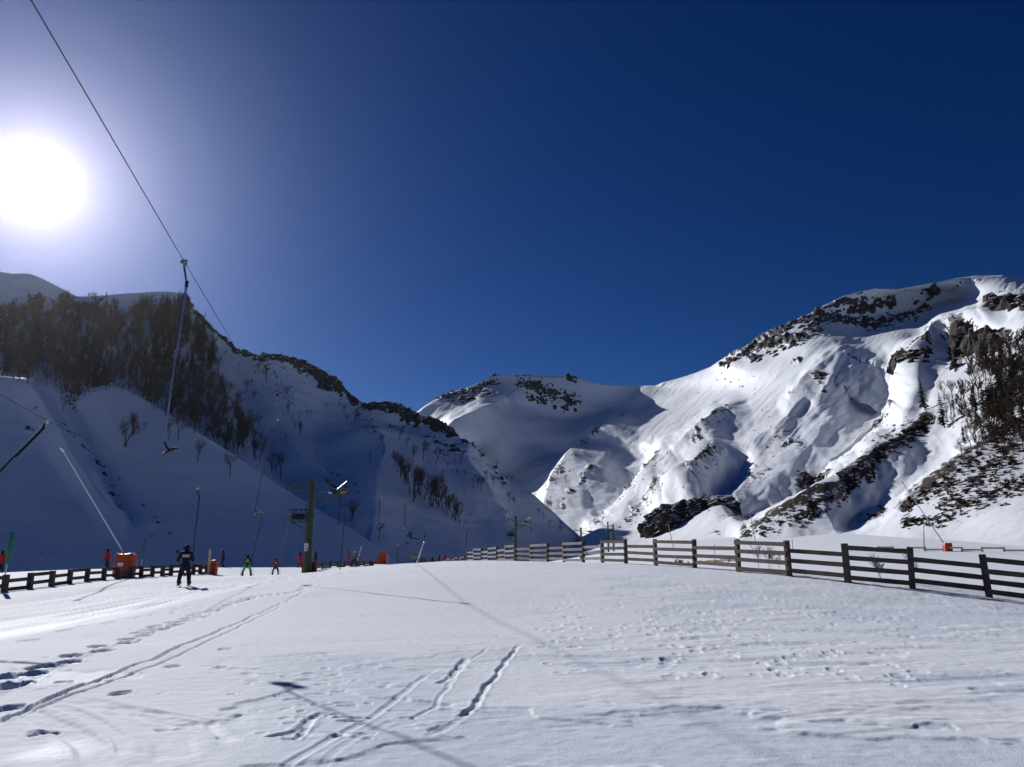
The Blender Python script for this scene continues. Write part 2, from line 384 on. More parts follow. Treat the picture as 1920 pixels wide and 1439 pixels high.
# ripples in the scoured places, lower right
rp = np.sin((wx * 0.55 + wy * 1.0) * 2 * math.pi / 0.27 + 2.6 * fbm(GX / 1.2, GY / 1.2, 3, 51) * 3)
GZ += near * 0.0022 * rp * sstep(0.0, 0.35, fbm(GX / 2.6, GY / 1.7, 3, 55)) * sstep(0, 3, GX) * sstep(26, 9, rg)
GZ += near * 0.006 * fbm(GX / 0.25, GY / 0.25, 3, 61) * (0.35 + 0.65 * np.maximum(patch * right, plate))

def gpts(pxs): return np.array([on_ground(*p)[:2] for p in pxs])
def groove(pxs, w, depth, rim=0.35, wob=0.12, fade=True, rough=0.4, seed=1):
    global GZ
    wob *= 0.5; depth *= 0.34; rim *= 0.55; rough *= 0.6; fade = True
    pts = gpts(pxs); lo = pts.min(0) - 1.5; hi = pts.max(0) + 1.5
    m = (GX > lo[0]) & (GX < hi[0]) & (GY > lo[1]) & (GY < hi[1]) & inview
    x, y = GX[m], GY[m]; sc = max(w * 6, 0.6)
    x2 = x + wob * fbm(x / sc, y / sc, 3, seed); y2 = y + wob * fbm(x / sc + 9, y / sc, 3, seed + 3)
    d, sd, t = poly_dist(x2, y2, pts)
    k = (1 - rough) + rough * 2 * (fbm(x / 0.5, y / 0.5, 3, seed + 7) * 0.5 + 0.5)
    if fade: k = k * sstep(0, 0.08, t) * sstep(1, 0.92, t)
    g = -depth * (1 - sstep(0.55 * w, w, d)) + rim * depth * np.exp(-((d - 1.35 * w) / (0.45 * w)) ** 2)
    GZ[m] += k * g
def dent(px, py, rx, ry, depth, rim=0.3, seed=1):
    global GZ
    depth *= 0.32; rim *= 0.5
    c = on_ground(px, py); m = (np.abs(GX - c[0]) < 4 * rx) & (np.abs(GY - c[1]) < 4 * ry + 0.5) & inview
    x, y = GX[m], GY[m]; d = np.hypot((x - c[0]) / rx, (y - c[1]) / ry) + 0.35 * fbm(x / 0.09, y / 0.12, 2, seed)
    GZ[m] += -depth * (1 - sstep(0.7, 1.05, d)) + rim * depth * np.exp(-((d - 1.25) / 0.22) ** 2)
# the track of the lift, worn into long furrows that run to the tower
A0, A1, A2 = on_ground(-60, 1160)[:2], on_ground(345, 1098)[:2], on_ground(575, 1079)[:2]
dl, sl, tl = poly_dist(GX, GY, [A0 + (A0 - A1) * 1.0, A0, A1, A2])
q = dl * sl; inl = (1 - sstep(2.6, 3.6, np.abs(q - 0.2))) * inview
GZ -= inl * 0.07
GZ += inl * 0.055 * fbm(q / 0.34, tl * 9, 4, 71, 0.6)
ICE_SHADE = np.maximum(ICE_SHADE, inl * np.clip(0.25 + 0.75 * sstep(0.2, 2.6, q), 0, 1) * (0.55 + 0.45 * fbm(q / 0.3, tl * 7, 3, 72)))  # grey of shaded furrows put into the snow colour, stronger towards the right side
# single ski tracks
groove([(-30, 1372), (70, 1322), (140, 1291), (260, 1247), (368, 1201), (470, 1156), (560, 1116), (583, 1104)], 0.05, 0.12, 0.4, 0.14, seed=3)
groove([(60, 1337), (130, 1305), (300, 1246), (368, 1214), (470, 1164), (540, 1130)], 0.045, 0.08, 0.4, 0.12, seed=5)
groove([(520, 1450), (620, 1390), (700, 1340), (760, 1297), (805, 1260)], 0.05, 0.026, 0.7, 0.05, seed=9)
groove([(590, 1450), (640, 1405), (690, 1375), (740, 1345)], 0.05, 0.012, 0.7, 0.05, seed=11)
groove([(765, 1352), (820, 1318), (850, 1270), (875, 1243), (925, 1212)], 0.035, 0.03, 0.5, 0.09, seed=13)
groove([(820, 1283), (838, 1275), (860, 1250), (875, 1233)], 0.06, 0.07, 0.3, 0.1, fade=False, seed=15)
groove([(868, 1345), (885, 1330), (905, 1300), (935, 1265), (950, 1235), (978, 1210)], 0.05, 0.07, 0.35, 0.16, fade=False, seed=17)
groove([(800, 1385), (835, 1365), (868, 1345)], 0.05, 0.02, 0.6, 0.05, seed=19)
groove([(575, 1113), (620, 1113), (720, 1122), (850, 1134), (920, 1140)], 0.05, 0.012, 0.4, 0.1, seed=21)
groove([(1140, 1092), (1330, 1108), (1480, 1132), (1680, 1168)], 0.06, 0.03, 0.5, 0.15, seed=23)
# skidded turns, lower left
groove([(-20, 1325), (60, 1338), (120, 1365), (170, 1400), (190, 1450)], 0.16, 0.05, 0.5, 0.08, seed=25)
groove([(110, 1322), (180, 1350), (220, 1380), (240, 1420)], 0.08, 0.035, 0.8, 0.06, seed=27)
groove([(140, 1312), (220, 1330), (280, 1360), (320, 1392), (330, 1430)], 0.2, 0.035, 0.4, 0.06, seed=29)
groove([(200, 1322), (300, 1340), (380, 1368), (440, 1395)], 0.12, 0.03, 0.9, 0.2, rough=0.9, seed=31)
groove([(270, 1330), (350, 1345), (400, 1362)], 0.06, 0.03, 0.9, 0.15, rough=0.9, seed=33)
groove([(510, 1385), (560, 1368), (590, 1345), (610, 1330)], 0.07, 0.05, 0.8, 0.2, rough=0.8, seed=35)
groove([(530, 1390), (560, 1392), (570, 1372), (580, 1358)], 0.04, 0.05, 0.6, 0.15, seed=37)
# two lines of footprints
rs = random.Random(5)
big = [(0, 1272), (12, 1290), (28, 1283), (62, 1263), (78, 1252), (128, 1243), (134, 1231), (186, 1213), (191, 1222), (237, 1199), (240, 1206), (263, 1187), (270, 1191), (292, 1175), (302, 1180), (326, 1166), (328, 1171), (348, 1159), (360, 1162), (365, 1152), (375, 1156), (391, 1147), (402, 1144), (416, 1141), (428, 1136), (440, 1131), (452, 1129), (462, 1126), (470, 1124), (478, 1121), (490, 1119), (500, 1118), (516, 1117), (532, 1115), (545, 1112), (558, 1109), (566, 1106), (571, 1102), (575, 1098)]
for i, (x, y) in enumerate(big): dent(x, y, 0.18, 0.24, 0.24 if i < 9 else 0.19, 0.22, seed=i)
for i, (x, y) in enumerate(big[10:]): dent(x + rs.uniform(4, 16), y - rs.uniform(1, 5), 0.13, 0.2, 0.14, 0.25, seed=i + 90)
for i, (x, y) in enumerate([(43, 1203), (63, 1200), (112, 1185), (130, 1182), (140, 1176), (153, 1175), (199, 1170), (212, 1167), (250, 1158), (260, 1157), (286, 1152), (325, 1148), (330, 1143), (350, 1138), (380, 1136), (325, 1250), (225, 1300), (415, 1251), (423, 1218), (120, 1278), (20, 1326), (80, 1375)]):
    dent(x, y, 0.12, 0.16, 0.11, 0.25, seed=i + 50)
# trampled marks over the middle and right, and crumbs of snow
for i in range(150):
    x = rs.uniform(1000, 1720); y = 1125 + rs.random() ** 1.4 * 130 + (x - 1000) * 0.05
    dent(x, y, rs.uniform(0.05, 0.13), rs.uniform(0.08, 0.2), rs.uniform(0.02, 0.055), rs.uniform(0.4, 1.0), seed=i + 200)
for i in range(60):
    dent(rs.uniform(1040, 1440), rs.gauss(1185, 35), rs.uniform(0.07, 0.14), rs.uniform(0.1, 0.2), rs.uniform(0.03, 0.06), 0.8, seed=i + 400)
for i in range(170):
    x = rs.uniform(0, 1150); dent(x, rs.uniform(1090, 1150) + (200 * rs.random() ** 2 if x < 640 else 20), rs.uniform(0.03, 0.08), rs.uniform(0.04, 0.12), rs.uniform(0.012, 0.03), 0.4, seed=i + 600)
for i in range(60):
    x = rs.gauss(610, 70); y = rs.gauss(1300, 40)
    dent(x, y, rs.uniform(0.05, 0.16), rs.uniform(0.04, 0.09), rs.uniform(0.015, 0.04), 0.9, seed=i + 800)
for i in range(40):
    x = rs.gauss(75, 45); y = rs.gauss(1262, 16)
    dent(x, y, rs.uniform(0.03, 0.08), rs.uniform(0.04, 0.09), -rs.uniform(0.02, 0.05), 0.0, seed=i + 900)
for cx, cy, sx, sy in ((600, 1250, 1.3, 1.5), (640, 1300, 1.6, 1.4), (780, 1385, 2.2, 1.4), (120, 1410, 0.6, 0.5), (600, 1420, 1.0, 0.5)):
    c = on_ground(cx, cy); ICE_SHADE = np.maximum(ICE_SHADE, sstep(1.2, 0.5, np.hypot((GX - c[0]) / sx, (GY - c[1]) / sy) + 0.5 * fbm(GX * 1.5, GY * 1.5, 3, 77)))
V = np.stack([GX, GY, GZ], -1).reshape(-1, 3)
me = mesh_np('snow_ground', V, grid_faces(len(RR), len(AZ), True)[:, ::-1]); attr(me, 'ice_shade', ICE_SHADE)
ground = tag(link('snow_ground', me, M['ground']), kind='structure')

# ================================================================== MOUNTAINS
class Sheet:
    """a mountainside: where each photo direction meets it follows from a few known distances; relief is added along its normal"""
    def __init__(s, name, ridge, base, ctrl, feats, step, rough=(6, 60), rock=(), veg=(), back=0.9, streak=0.0, seed=0, smooth=8e-4, dfeats=()):
        ridge = np.array(ridge, float); base = np.array(base, float)
        s.x0, s.x1 = ridge[0, 0], ridge[-1, 0]; nc = int((s.x1 - s.x0) / step) + 1; s.px = np.linspace(s.x0, s.x1, nc)
        s.yr = np.interp(s.px, ridge[:, 0], ridge[:, 1]); s.yb = np.interp(s.px, base[:, 0], base[:, 1])
        nr = int((s.yb - s.yr).max() / step) + 1; s.t = np.linspace(0, 1, nr)
        PXg = np.repeat(s.px[None], nr, 0); PYg = s.yb[None] + (s.yr - s.yb)[None] * s.t[:, None]
        pts = [(p[0], p[1]) for p in ridge] + [(p[0], p[1]) for p in base] + [(p[0], p[1]) for p in ctrl]
        ds = [p[2] for p in ridge] + [p[2] for p in base] + [p[2] for p in ctrl]
        keep = {}
        for p, d in zip(pts, ds):
            if d > 0: keep[p] = d
        s.tps = TPS(list(keep.keys()), np.log(list(keep.values())), smooth)
        D = np.exp(s.tps(PXg, PYg))
        for line, wl, wr, a in dfeats:                      # gullies cut back into the mountain
            d, sd, t = poly_dist(PXg + 9 * fbm(PXg / 50, PYg / 50, 3, 15), PYg + 9 * fbm(PXg / 50 + 7, PYg / 50, 3, 16), line)
            f = np.clip(1 - d / np.where(sd > 0, wr, wl), 0, 1); D = D * np.exp(a * f * sstep(0, 0.4, t) * sstep(1, 0.75, t))
        Q = P(PXg, PYg, D)
        gu = np.gradient(Q, axis=1); gv = np.gradient(Q, axis=0); N = np.cross(gu, gv); N /= np.linalg.norm(N, axis=-1, keepdims=True) + 1e-9
        H = np.zeros(D.shape)
        for line, wl, wr, h in feats:                       # spurs (+) and gullies (-): polyline in photo points, width to either side, height in metres
            wob = 6
            d, sd, t = poly_dist(PXg + wob * fbm(PXg / 40, PYg / 40, 3, 5), PYg + wob * fbm(PXg / 40 + 7, PYg / 40, 3, 6), line)
            w = np.where(sd > 0, wr, wl); f = np.clip(1 - d / w, 0, 1); H += h * f ** 1.3 * (0.35 + 0.65 * np.sin(np.pi * np.clip(t, 0.02, 0.98)) ** 0.5)
        amp, ln = rough
        far = np.clip(D / 600, 0.2, 1)
        H += amp * far * fbm(Q[..., 0] / ln, (Q[..., 1] + Q[..., 2]) / ln, 5, seed + 1, 0.4)
        H += streak * far ** 2 * fbm((PXg + PYg) / 8, (PXg - PYg) / 75, 4, seed + 15, 0.55) * sstep(1000, 1250, PXg)
        R = np.zeros(D.shape); Vg = np.zeros(D.shape)
        nz = fbm(PXg / 14, PYg / 9, 4, seed + 9); nz2 = fbm(PXg / 5, PYg / 4, 3, seed + 12)
        for arr, items in ((R, rock), (Vg, veg)):
            for line, w, dens in items:
                d, sd, t = poly_dist(PXg, PYg, line); k = np.exp(-(d / w) ** 2) * dens
                np.maximum(arr, np.clip(k + 0.42 * nz * (k > 0.05) + 0.2 * nz2 * (k > 0.05), 0, 1) * (k > 0.03), out=arr)
        H += far * (np.clip(R - 0.4, 0, 1) * (4.0 + 6 * nz2) + np.clip(Vg - 0.35, 0, 1) * (0.5 + 1.0 * nz2))
        fade = np.ones(nr); fade[-3:] = (0.8, 0.6, 0.45)
        Q = Q + N * (H * fade[:, None])[..., None] 
        s.Q = Q; s.nr = nr; s.nc = nc
        rows = [Q]; top = Q[-1]                                # the far side, falling away behind the crest
        dirh = top[:, :2] / np.linalg.norm(top[:, :2], axis=1, keepdims=True)
        for k in (6, 20, 50, 110, 220, 400):
            w = top.copy(); w[:, :2] += dirh * k; w[:, 2] -= back * k * (0.35 + 0.65 * min(1, k / 60)); w[:, 2] = np.maximum(w[:, 2], -20)
            w[:, 2] += 0.1 * k * fbm(w[:, 0] / 50, w[:, 1] / 50, 3, 8); rows.append(w[None])
        foot = Q[0].copy(); foot[:, 2] -= 25
        rows.insert(0, foot[None]); A = np.concatenate(rows, 0)
        pad = lambda g: np.concatenate([g[:1], g, np.repeat(g[-1:], 6, 0) * 0.3], 0)
        me = mesh_np(name, A.reshape(-1, 3), grid_faces(A.shape[0], nc)); attr(me, 'rock', pad(R)); attr(me, 'veg', pad(Vg))
        s.obj = tag(link(name, me, M['terrain']), kind='structure')
    def at(s, px, py):
        c = int(np.clip(round((px - s.x0) / (s.x1 - s.x0) * (s.nc - 1)), 0, s.nc - 1))
        col = s.Q[:, c]; _, yy = pix(col); r = int(np.argmin(np.abs(yy - py)))
        return col[r].copy()
    def dist(s, px, py): return float(np.exp(s.tps(np.array([px]), np.array([py])))[0])

left_far = Sheet('left_far_hill',
    [(-500, 440, 900), (-300, 465, 900), (-100, 490, 900), (0, 510, 900), (60, 517, 900), (100, 535, 900), (145, 556, 900), (230, 590, 890), (330, 640, 880)],
    [(-500, 680, 680), (0, 680, 690), (330, 720, 700)], [], [([(60, 517), (130, 600)], 40, 40, 8)], 4, (8, 70), seed=2)
left_mtn = Sheet('left_mountain',
    [(-500, 545, 560), (-300, 560, 560), (0, 574, 560), (80, 570, 550), (145, 557, 545), (200, 555, 540), (240, 550, 535), (310, 547, 525), (347, 550, 515), (354, 570, 512), (375, 592, 510), (400, 617, 508), (430, 642, 506), (450, 656, 505),
     (485, 668, 505), (530, 672, 505), (570, 682, 505), (600, 695, 505), (635, 716, 500), (660, 746, 495), (690, 762, 490), (725, 756, 485), (760, 766, 480), (790, 780, 475), (812, 782, 470), (835, 794, 465), (850, 806, 460), (870, 830, 450), (900, 856, 440), (940, 886, 425), (1000, 927, 402), (1050, 971, 380), (1090, 1005, 362), (1112, 1020, 352), (1140, 1045, 340)],
    [(-500, 1090, 190), (0, 1090, 200), (300, 1085, 205), (600, 1075, 225), (900, 1062, 270), (1090, 1052, 320), (1140, 1052, 335)],
    [(640, 900, 350), (800, 920, 345), (300, 800, 370), (950, 980, 350)],
    [([(440, 660), (470, 740), (520, 860), (600, 960)], 60, 40, -7), ([(680, 765), (720, 860), (700, 960)], 60, 80, 6), ([(860, 830), (900, 920), (960, 1000)], 50, 50, 4),
     ([(600, 700), (610, 800), (640, 900)], 50, 60, -5)],
    2.5, (5, 45),
    rock=[([(350, 552), (375, 592), (400, 617), (450, 657), (480, 668)], 7, 0.95), ([(485, 668), (530, 672), (570, 690), (640, 725), (665, 755)], 11, 0.85), ([(690, 765), (730, 765), (780, 785)], 14, 0.9),
          ([(800, 785), (830, 800), (850, 812)], 12, 0.85), ([(600, 720), (640, 735), (680, 770)], 9, 0.6), ([(740, 800), (800, 820), (860, 850)], 16, 0.42), ([(870, 835), (905, 862)], 9, 0.7), ([(680, 780), (700, 830)], 14, 0.4),
          ([(930, 880), (945, 900)], 6, 0.55), ([(1040, 965), (1060, 985)], 5, 0.5), ([(610, 890), (660, 920)], 25, 0.26), ([(780, 1000), (820, 1030)], 20, 0.25)],
    veg=[([(480, 690), (560, 760)], 30, 0.2)], seed=20)
left_spur = Sheet('left_spur',
    [(-500, 660, 330), (-300, 684, 330), (-100, 699, 330), (0, 705, 330), (60, 711, 329), (95, 724, 326), (120, 740, 322), (138, 749, 320), (152, 740, 324), (172, 728, 332), (200, 722, 335), (228, 727, 334), (262, 743, 330), (325, 783, 320), (400, 826, 310), (482, 883, 300), (560, 932, 285), (650, 987, 265), (720, 1036, 250), (760, 1075, 240)],
    [(-500, 1095, 176), (0, 1090, 188), (300, 1085, 196), (600, 1080, 212), (760, 1080, 234)], [],
    [([(140, 750), (190, 850), (240, 960)], 30, 45, -4), ([(60, 730), (130, 850), (220, 980)], 40, 25, 3)], 3.0, (3, 40),
    rock=[([(120, 800), (180, 850), (240, 945)], 16, 0.34), ([(50, 806), (62, 810)], 5, 0.7), ([(60, 770), (75, 765)], 5, 0.5), ([(250, 960), (330, 1000)], 22, 0.22)],
    veg=[([(140, 760), (125, 735)], 8, 0.5)], back=1.3, seed=40)
main_mtn = Sheet('cirque_mountain',
    [(640, 870, 960), (740, 802, 1000), (785, 771, 1010), (800, 760, 1010), (830, 743, 1010), (850, 734, 1010), (880, 726, 1010), (905, 714, 1010), (930, 703, 1010), (960, 702, 1015), (1000, 705, 1020), (1030, 707, 1025), (1060, 706, 1030), (1075, 705, 1030), (1090, 711, 1030), (1130, 721, 1025), (1180, 724, 1015), (1230, 724, 985),
     (1242, 718, 965), (1290, 705, 925), (1330, 690, 885), (1356, 674, 855), (1385, 657, 835), (1420, 641, 810), (1460, 620, 780), (1500, 600, 755), (1540, 576, 735), (1580, 556, 722), (1615, 546, 718), (1640, 541, 716), (1680, 543, 714), (1720, 535, 712), (1780, 525, 710), (1830, 518, 706), (1880, 517, 695), (1920, 523, 680), (1960, 532, 655), (2100, 560, 560), (2400, 600, 460)],
    [(640, 1050, 560), (1000, 1050, 330), (1100, 1050, 255), (1200, 1056, 200), (1300, 1060, 160), (1400, 1064, 132), (1600, 1066, 104), (1920, 1068, 84), (2400, 1070, 70)],
    [(790, 800, 990), (830, 790, 945), (850, 825, 900), (900, 790, 925), (940, 756, 955), (1000, 790, 970), (1100, 790, 970), (1180, 770, 965), (950, 900, 900), (1050, 850, 915), (960, 760, 985), (1060, 760, 1000), (990, 850, 925),
     (1240, 740, 950), (1300, 730, 890), (1370, 690, 800), (1500, 640, 690), (1640, 628, 672), (1560, 632, 680), (1740, 614, 660), (1830, 566, 670), (1640, 665, 590), (1750, 650, 545), (1600, 800, 415),
     (1300, 800, 700), (1400, 800, 585), (1500, 800, 490), (1700, 800, 355), (1800, 800, 285), (1900, 800, 225),
     (1200, 850, 715), (1140, 806, 830), (1080, 880, 730), (1010, 985, 520), (1100, 985, 430), (1200, 950, 400), (1300, 950, 310), (1400, 950, 255), (1500, 950, 215), (1600, 950, 190), (1700, 950, 165), (1800, 950, 140), (1900, 950, 122),
     (1200, 1012, 300), (1400, 1015, 190), (1600, 1018, 145), (1800, 1020, 112), (1700, 640, 575), (1850, 610, 455), (1900, 570, 450), (1750, 700, 440), (1850, 700, 355), (1920, 650, 350), (2300, 800, 160), (2300, 1000, 90)],
    [([(940, 755), (905, 785), (862, 815), (830, 850)], 45, 60, 22),
     ([(1142, 803), (1095, 855), (1060, 905), (1020, 985)], 40, 60, 17), ([(1205, 850), (1175, 900), (1130, 960)], 40, 45, -12),
     ([(1245, 860), (1200, 915), (1160, 955), (1125, 990)], 45, 45, 10), ([(1370, 780), (1325, 825), (1265, 865)], 50, 40, 16), ([(1348, 858), (1305, 905), (1240, 925)], 45, 45, 14),
     ([(1395, 850), (1370, 890), (1320, 925)], 30, 30, -8),
     ([(1555, 640), (1600, 700), (1570, 780), (1500, 860), (1440, 905)], 90, 60, 5), ([(1690, 720), (1665, 790), (1600, 850), (1510, 900), (1400, 955)], 60, 34, -6),
     ([(1850, 592), (1780, 620), (1720, 690), (1690, 770), (1560, 870)], 50, 40, 14),
     ([(1545, 690), (1510, 730), (1480, 760)], 25, 25, 8),
     ([(1760, 770), (1690, 830), (1600, 900), (1500, 965), (1400, 1010)], 45, 60, 5), ([(1800, 850), (1700, 920), (1600, 965)], 50, 40, -0.5), ([(1960, 760), (1850, 850), (1760, 910), (1695, 955)], 50, 90, 3),
     ([(1500, 600), (1420, 650), (1360, 690)], 20, 20, 5), ([(1660, 830), (1580, 880)], 25, 25, 4)],
    2.2, (3.6, 60),
    rock=[([(825, 745), (860, 740), (930, 715)], 10, 0.62), ([(860, 748), (925, 748)], 8, 0.6), ([(975, 718), (1030, 735), (1080, 755)], 15, 0.66), ([(985, 745), (1020, 755)], 8, 0.6), ([(1062, 706), (1078, 712)], 7, 0.9),
          ([(1358, 672), (1420, 650), (1490, 612), (1530, 590)], 6, 0.8), ([(1400, 665), (1500, 630), (1540, 600)], 7, 0.72), ([(1500, 603), (1580, 565), (1620, 560)], 10, 0.6), ([(1640, 558), (1700, 555), (1760, 540)], 8, 0.55),
          ([(1550, 600), (1640, 606), (1710, 592)], 11, 0.75), ([(1725, 575), (1740, 580)], 8, 0.6), ([(1790, 533), (1840, 528)], 6, 0.45),
          ([(1685, 690), (1720, 670), (1750, 660)], 12, 0.7), ([(1740, 640), (1770, 630)], 10, 0.5), ([(1790, 680), (1810, 620), (1850, 640), (1880, 630)], 18, 0.75), ([(1865, 570), (1920, 560)], 14, 0.7),
          ([(1370, 780), (1340, 815), (1310, 850)], 10, 0.45), ([(1240, 862), (1195, 915), (1150, 955), (1120, 990)], 7, 0.62), ([(1255, 905), (1200, 960), (1180, 985)], 8, 0.5), ([(1345, 858), (1300, 905)], 10, 0.55),
          ([(1130, 815), (1090, 870), (1050, 930)], 8, 0.5), ([(1120, 880), (1060, 960)], 6, 0.42), ([(1450, 830), (1500, 830)], 18, 0.36), ([(1400, 900), (1440, 880)], 14, 0.4), ([(1535, 712), (1545, 735)], 9, 0.5), ([(1485, 680), (1500, 675)], 7, 0.6),
          ([(1500, 895), (1555, 893)], 9, 0.8), ([(1340, 935), (1390, 965)], 16, 0.36), ([(1330, 1000), (1400, 1000)], 6, 0.3), ([(1690, 770), (1640, 810)], 10, 0.45)],
    veg=[([(1745, 790), (1690, 835), (1600, 905), (1520, 955), (1420, 1003)], 12, 0.85), ([(1640, 890), (1570, 940), (1500, 985)], 8, 0.8), ([(1930, 790), (1850, 850), (1770, 905), (1700, 955)], 16, 0.85), ([(1900, 850), (1850, 900), (1780, 935)], 26, 0.6),
         ([(1930, 900), (1860, 930), (1770, 962)], 18, 0.55), ([(1695, 985), (1760, 980)], 9, 0.6), ([(1620, 975), (1660, 955)], 5, 0.5), ([(1900, 690), (1850, 800)], 45, 0.5), ([(1400, 1003), (1395, 1012)], 6, 0.7)], streak=0.6, seed=60, smooth=2.0e-3,
    dfeats=[([(1715, 640), (1698, 710), (1668, 790), (1600, 850), (1510, 905), (1400, 965), (1380, 985)], 125, 36, 0.30), ([(1405, 835), (1375, 890), (1320, 930), (1300, 945)], 55, 22, 0.06), ([(1225, 835), (1195, 890), (1140, 955), (1120, 975)], 65, 28, 0.09),
            ([(1850, 820), (1790, 860), (1700, 925), (1600, 970), (1560, 985)], 95, 30, 0.2)])

# ================================================================== CRAGS AND BOULDERS
def block_verts(rng, sub=1):
    bm = bmesh.new(); bmesh.ops.create_icosphere(bm, subdivisions=sub, radius=1.0)
    v = np.array([x.co[:] for x in bm.verts]); f = np.array([[x.index for x in fc.verts] for fc in bm.faces]); bm.free()
    # cut by a few planes: angular, broken faces
    for _ in range(9):
        n = rng.normal(size=3); n /= np.linalg.norm(n); k = rng.uniform(0.45, 0.8); d = v @ n
        v = v - np.outer(np.maximum(d - k, 0), n)
    return v + rng.normal(size=v.shape) * 0.035, f
BLOCKS = [block_verts(RNG, 2) for _ in range(8)]; SMALL = [block_verts(RNG, 1) for _ in range(8)]
def blocks_mesh(name, spots, lib):
    """spots: (centre, (sx,sy,sz), yaw, tilt)"""
    Vs, Fs, o = [], [], 0
    for c, sz, yaw, tilt in spots:
        v, f = lib[int(RNG.integers(len(lib)))]; v = v * np.array(sz)
        ct, st = math.cos(tilt), math.sin(tilt); v = v @ np.array([[ct, 0, -st], [0, 1, 0], [st, 0, ct]])
        cy, sy = math.cos(yaw), math.sin(yaw); v = v @ np.array([[cy, sy, 0], [-sy, cy, 0], [0, 0, 1]])
        Vs.append(v + np.array(c)); Fs.append(f + o); o += len(v)
    return mesh_np(name, np.concatenate(Vs), np.concatenate(Fs), False)
def crag(label, sheet, line, w, n, size, m='rock', drop=0.35, flat=1.0):
    """a crag of broken blocks set into a mountainside along a line of photo points"""
    line = np.array(line, float); seg = np.r_[0, np.cumsum(np.hypot(*np.diff(line, axis=0).T))]; sp = []
    for i in range(n):
        t = RNG.uniform(0, seg[-1]); x = np.interp(t, seg, line[:, 0]) + RNG.normal() * w * 0.35; y = np.interp(t, seg, line[:, 1]) + RNG.normal() * w * 0.5
        p = sheet.at(x, y); k = np.linalg.norm(p) / F; s = size * k * RNG.uniform(0.5, 1.25)
        p[2] -= s * drop * 0.6; p[1] += s * drop
        sp.append((p, (s * RNG.uniform(0.8, 1.5), s * RNG.uniform(0.7, 1.2), s * RNG.uniform(0.7, 1.3) * flat), RNG.uniform(0, 6.3), RNG.normal() * 0.35))
    c = np.mean([q[0] for q in sp], 0); sp = [(q[0] - c, *q[1:]) for q in sp]
    own = list(range(len(sp)))                          # blocks that touch make one outcrop
    def root(i):
        while own[i] != i: i = own[i]
        return i
    for i in range(len(sp)):
        for j in range(i):
            if np.linalg.norm(sp[i][0] - sp[j][0]) < 0.62 * (min(sp[i][1]) + min(sp[j][1])): own[root(i)] = root(j)
    cl = {}
    for i in range(len(sp)): cl.setdefault(root(i), []).append(sp[i])
    if len(cl) == 1:
        o = link('rock_crag', blocks_mesh('rock_crag', sp, BLOCKS), M[m]); o.location = c
    else:
        o = empty('rock_crag', c)
        for g in cl.values(): link('outcrop', blocks_mesh('outcrop', g, BLOCKS), M[m], o)
    return tag(o, label, 'rock', 'crags on the mountains')
crag('long jagged dark crag on the shaded left ridge above bare trees', left_mtn, [(490, 668), (530, 668), (555, 672), (590, 686), (632, 715)], 15, 120, 6.5, 'rock_warm')
crag('short square rock step at top left of the snowy ridge', left_mtn, [(344, 553), (351, 562), (356, 572)], 4, 14, 6, 'rock_warm')
crag('thin line of rocks running down the left ridge', left_mtn, [(362, 582), (385, 602), (412, 628), (440, 650), (475, 667)], 4, 46, 4.2, 'rock_warm')
crag('pyramid shaped crag in the dip of the left ridge', left_mtn, [(695, 763), (725, 755), (745, 762), (785, 782)], 17, 95, 6.2, 'rock_warm', 0.5)
crag('slanting crag low on the left ridge against the sunlit peak', left_mtn, [(802, 780), (820, 790), (845, 808)], 13, 50, 5.5, 'rock_warm', 0.5)
crag('broken rocks under the long crag of the left ridge', left_mtn, [(625, 728), (650, 742), (672, 760)], 9, 40, 4.5, 'rock_warm', 0.7)
crag('dark crag on the left shoulder of the central peak', main_mtn, [(830, 748), (865, 742), (900, 735), (928, 712)], 14, 80, 7, 'rock', 0.6)
crag('scattered dark crags under the summit of the central peak', main_mtn, [(975, 722), (1010, 735), (1040, 745), (1085, 760)], 22, 75, 6.5, 'rock', 0.6)
crag('single rock tooth on the crest of the central peak', main_mtn, [(1064, 708), (1075, 712)], 5, 12, 6)
crag('low dark rock band along the lower right skyline', main_mtn, [(1360, 680), (1400, 665), (1450, 639), (1495, 619)], 7, 70, 6, 'rock', 0.45)
crag('second rock band just under the right skyline', main_mtn, [(1410, 676), (1460, 657), (1505, 638), (1545, 618)], 7, 55, 6, 'rock', 0.45)
crag('upper cliff band under the snowy right summit', main_mtn, [(1510, 612), (1560, 588), (1610, 573), (1640, 570)], 14, 75, 8, 'rock', 0.6)
crag('broken rocks along the summit slope at upper right', main_mtn, [(1650, 566), (1690, 564), (1725, 556), (1758, 546)], 8, 34, 7, 'rock', 0.6)
crag('grey lower cliff band across the shaded right slope', main_mtn, [(1553, 598), (1600, 604), (1650, 608), (1700, 592)], 11, 85, 8, 'rock', 0.6)
crag('round rock beside the lower cliff band on the right slope', main_mtn, [(1720, 576), (1728, 580)], 5, 10, 8, 'rock', 0.6)
crag('dark rock wall left of the conifers on the right slope', main_mtn, [(1688, 688), (1715, 672), (1750, 662)], 10, 50, 10, 'rock_dark')
crag('tall pointed dark crag above the conifers on the right', main_mtn, [(1800, 665), (1815, 630), (1835, 640), (1875, 640)], 16, 60, 15, 'rock_dark', 0.4, 1.4)
crag('large crag cut by the right edge of the picture', main_mtn, [(1868, 568), (1900, 562), (1940, 575)], 14, 50, 13, 'rock_dark', 0.4)
crag('small pointed rock alone on the bright right slope', main_mtn, [(1538, 702), (1546, 706)], 4, 10, 7, 'rock', 0.3)
crag('low dark rock at the head of the brown spur', main_mtn, [(1505, 897), (1550, 893)], 6, 24, 8, 'rock_dark', 0.5)
crag('small dark rock at the foot of the brown spur', main_mtn, [(1398, 1006), (1412, 1001)], 4, 12, 7, 'rock_dark', 0.3)

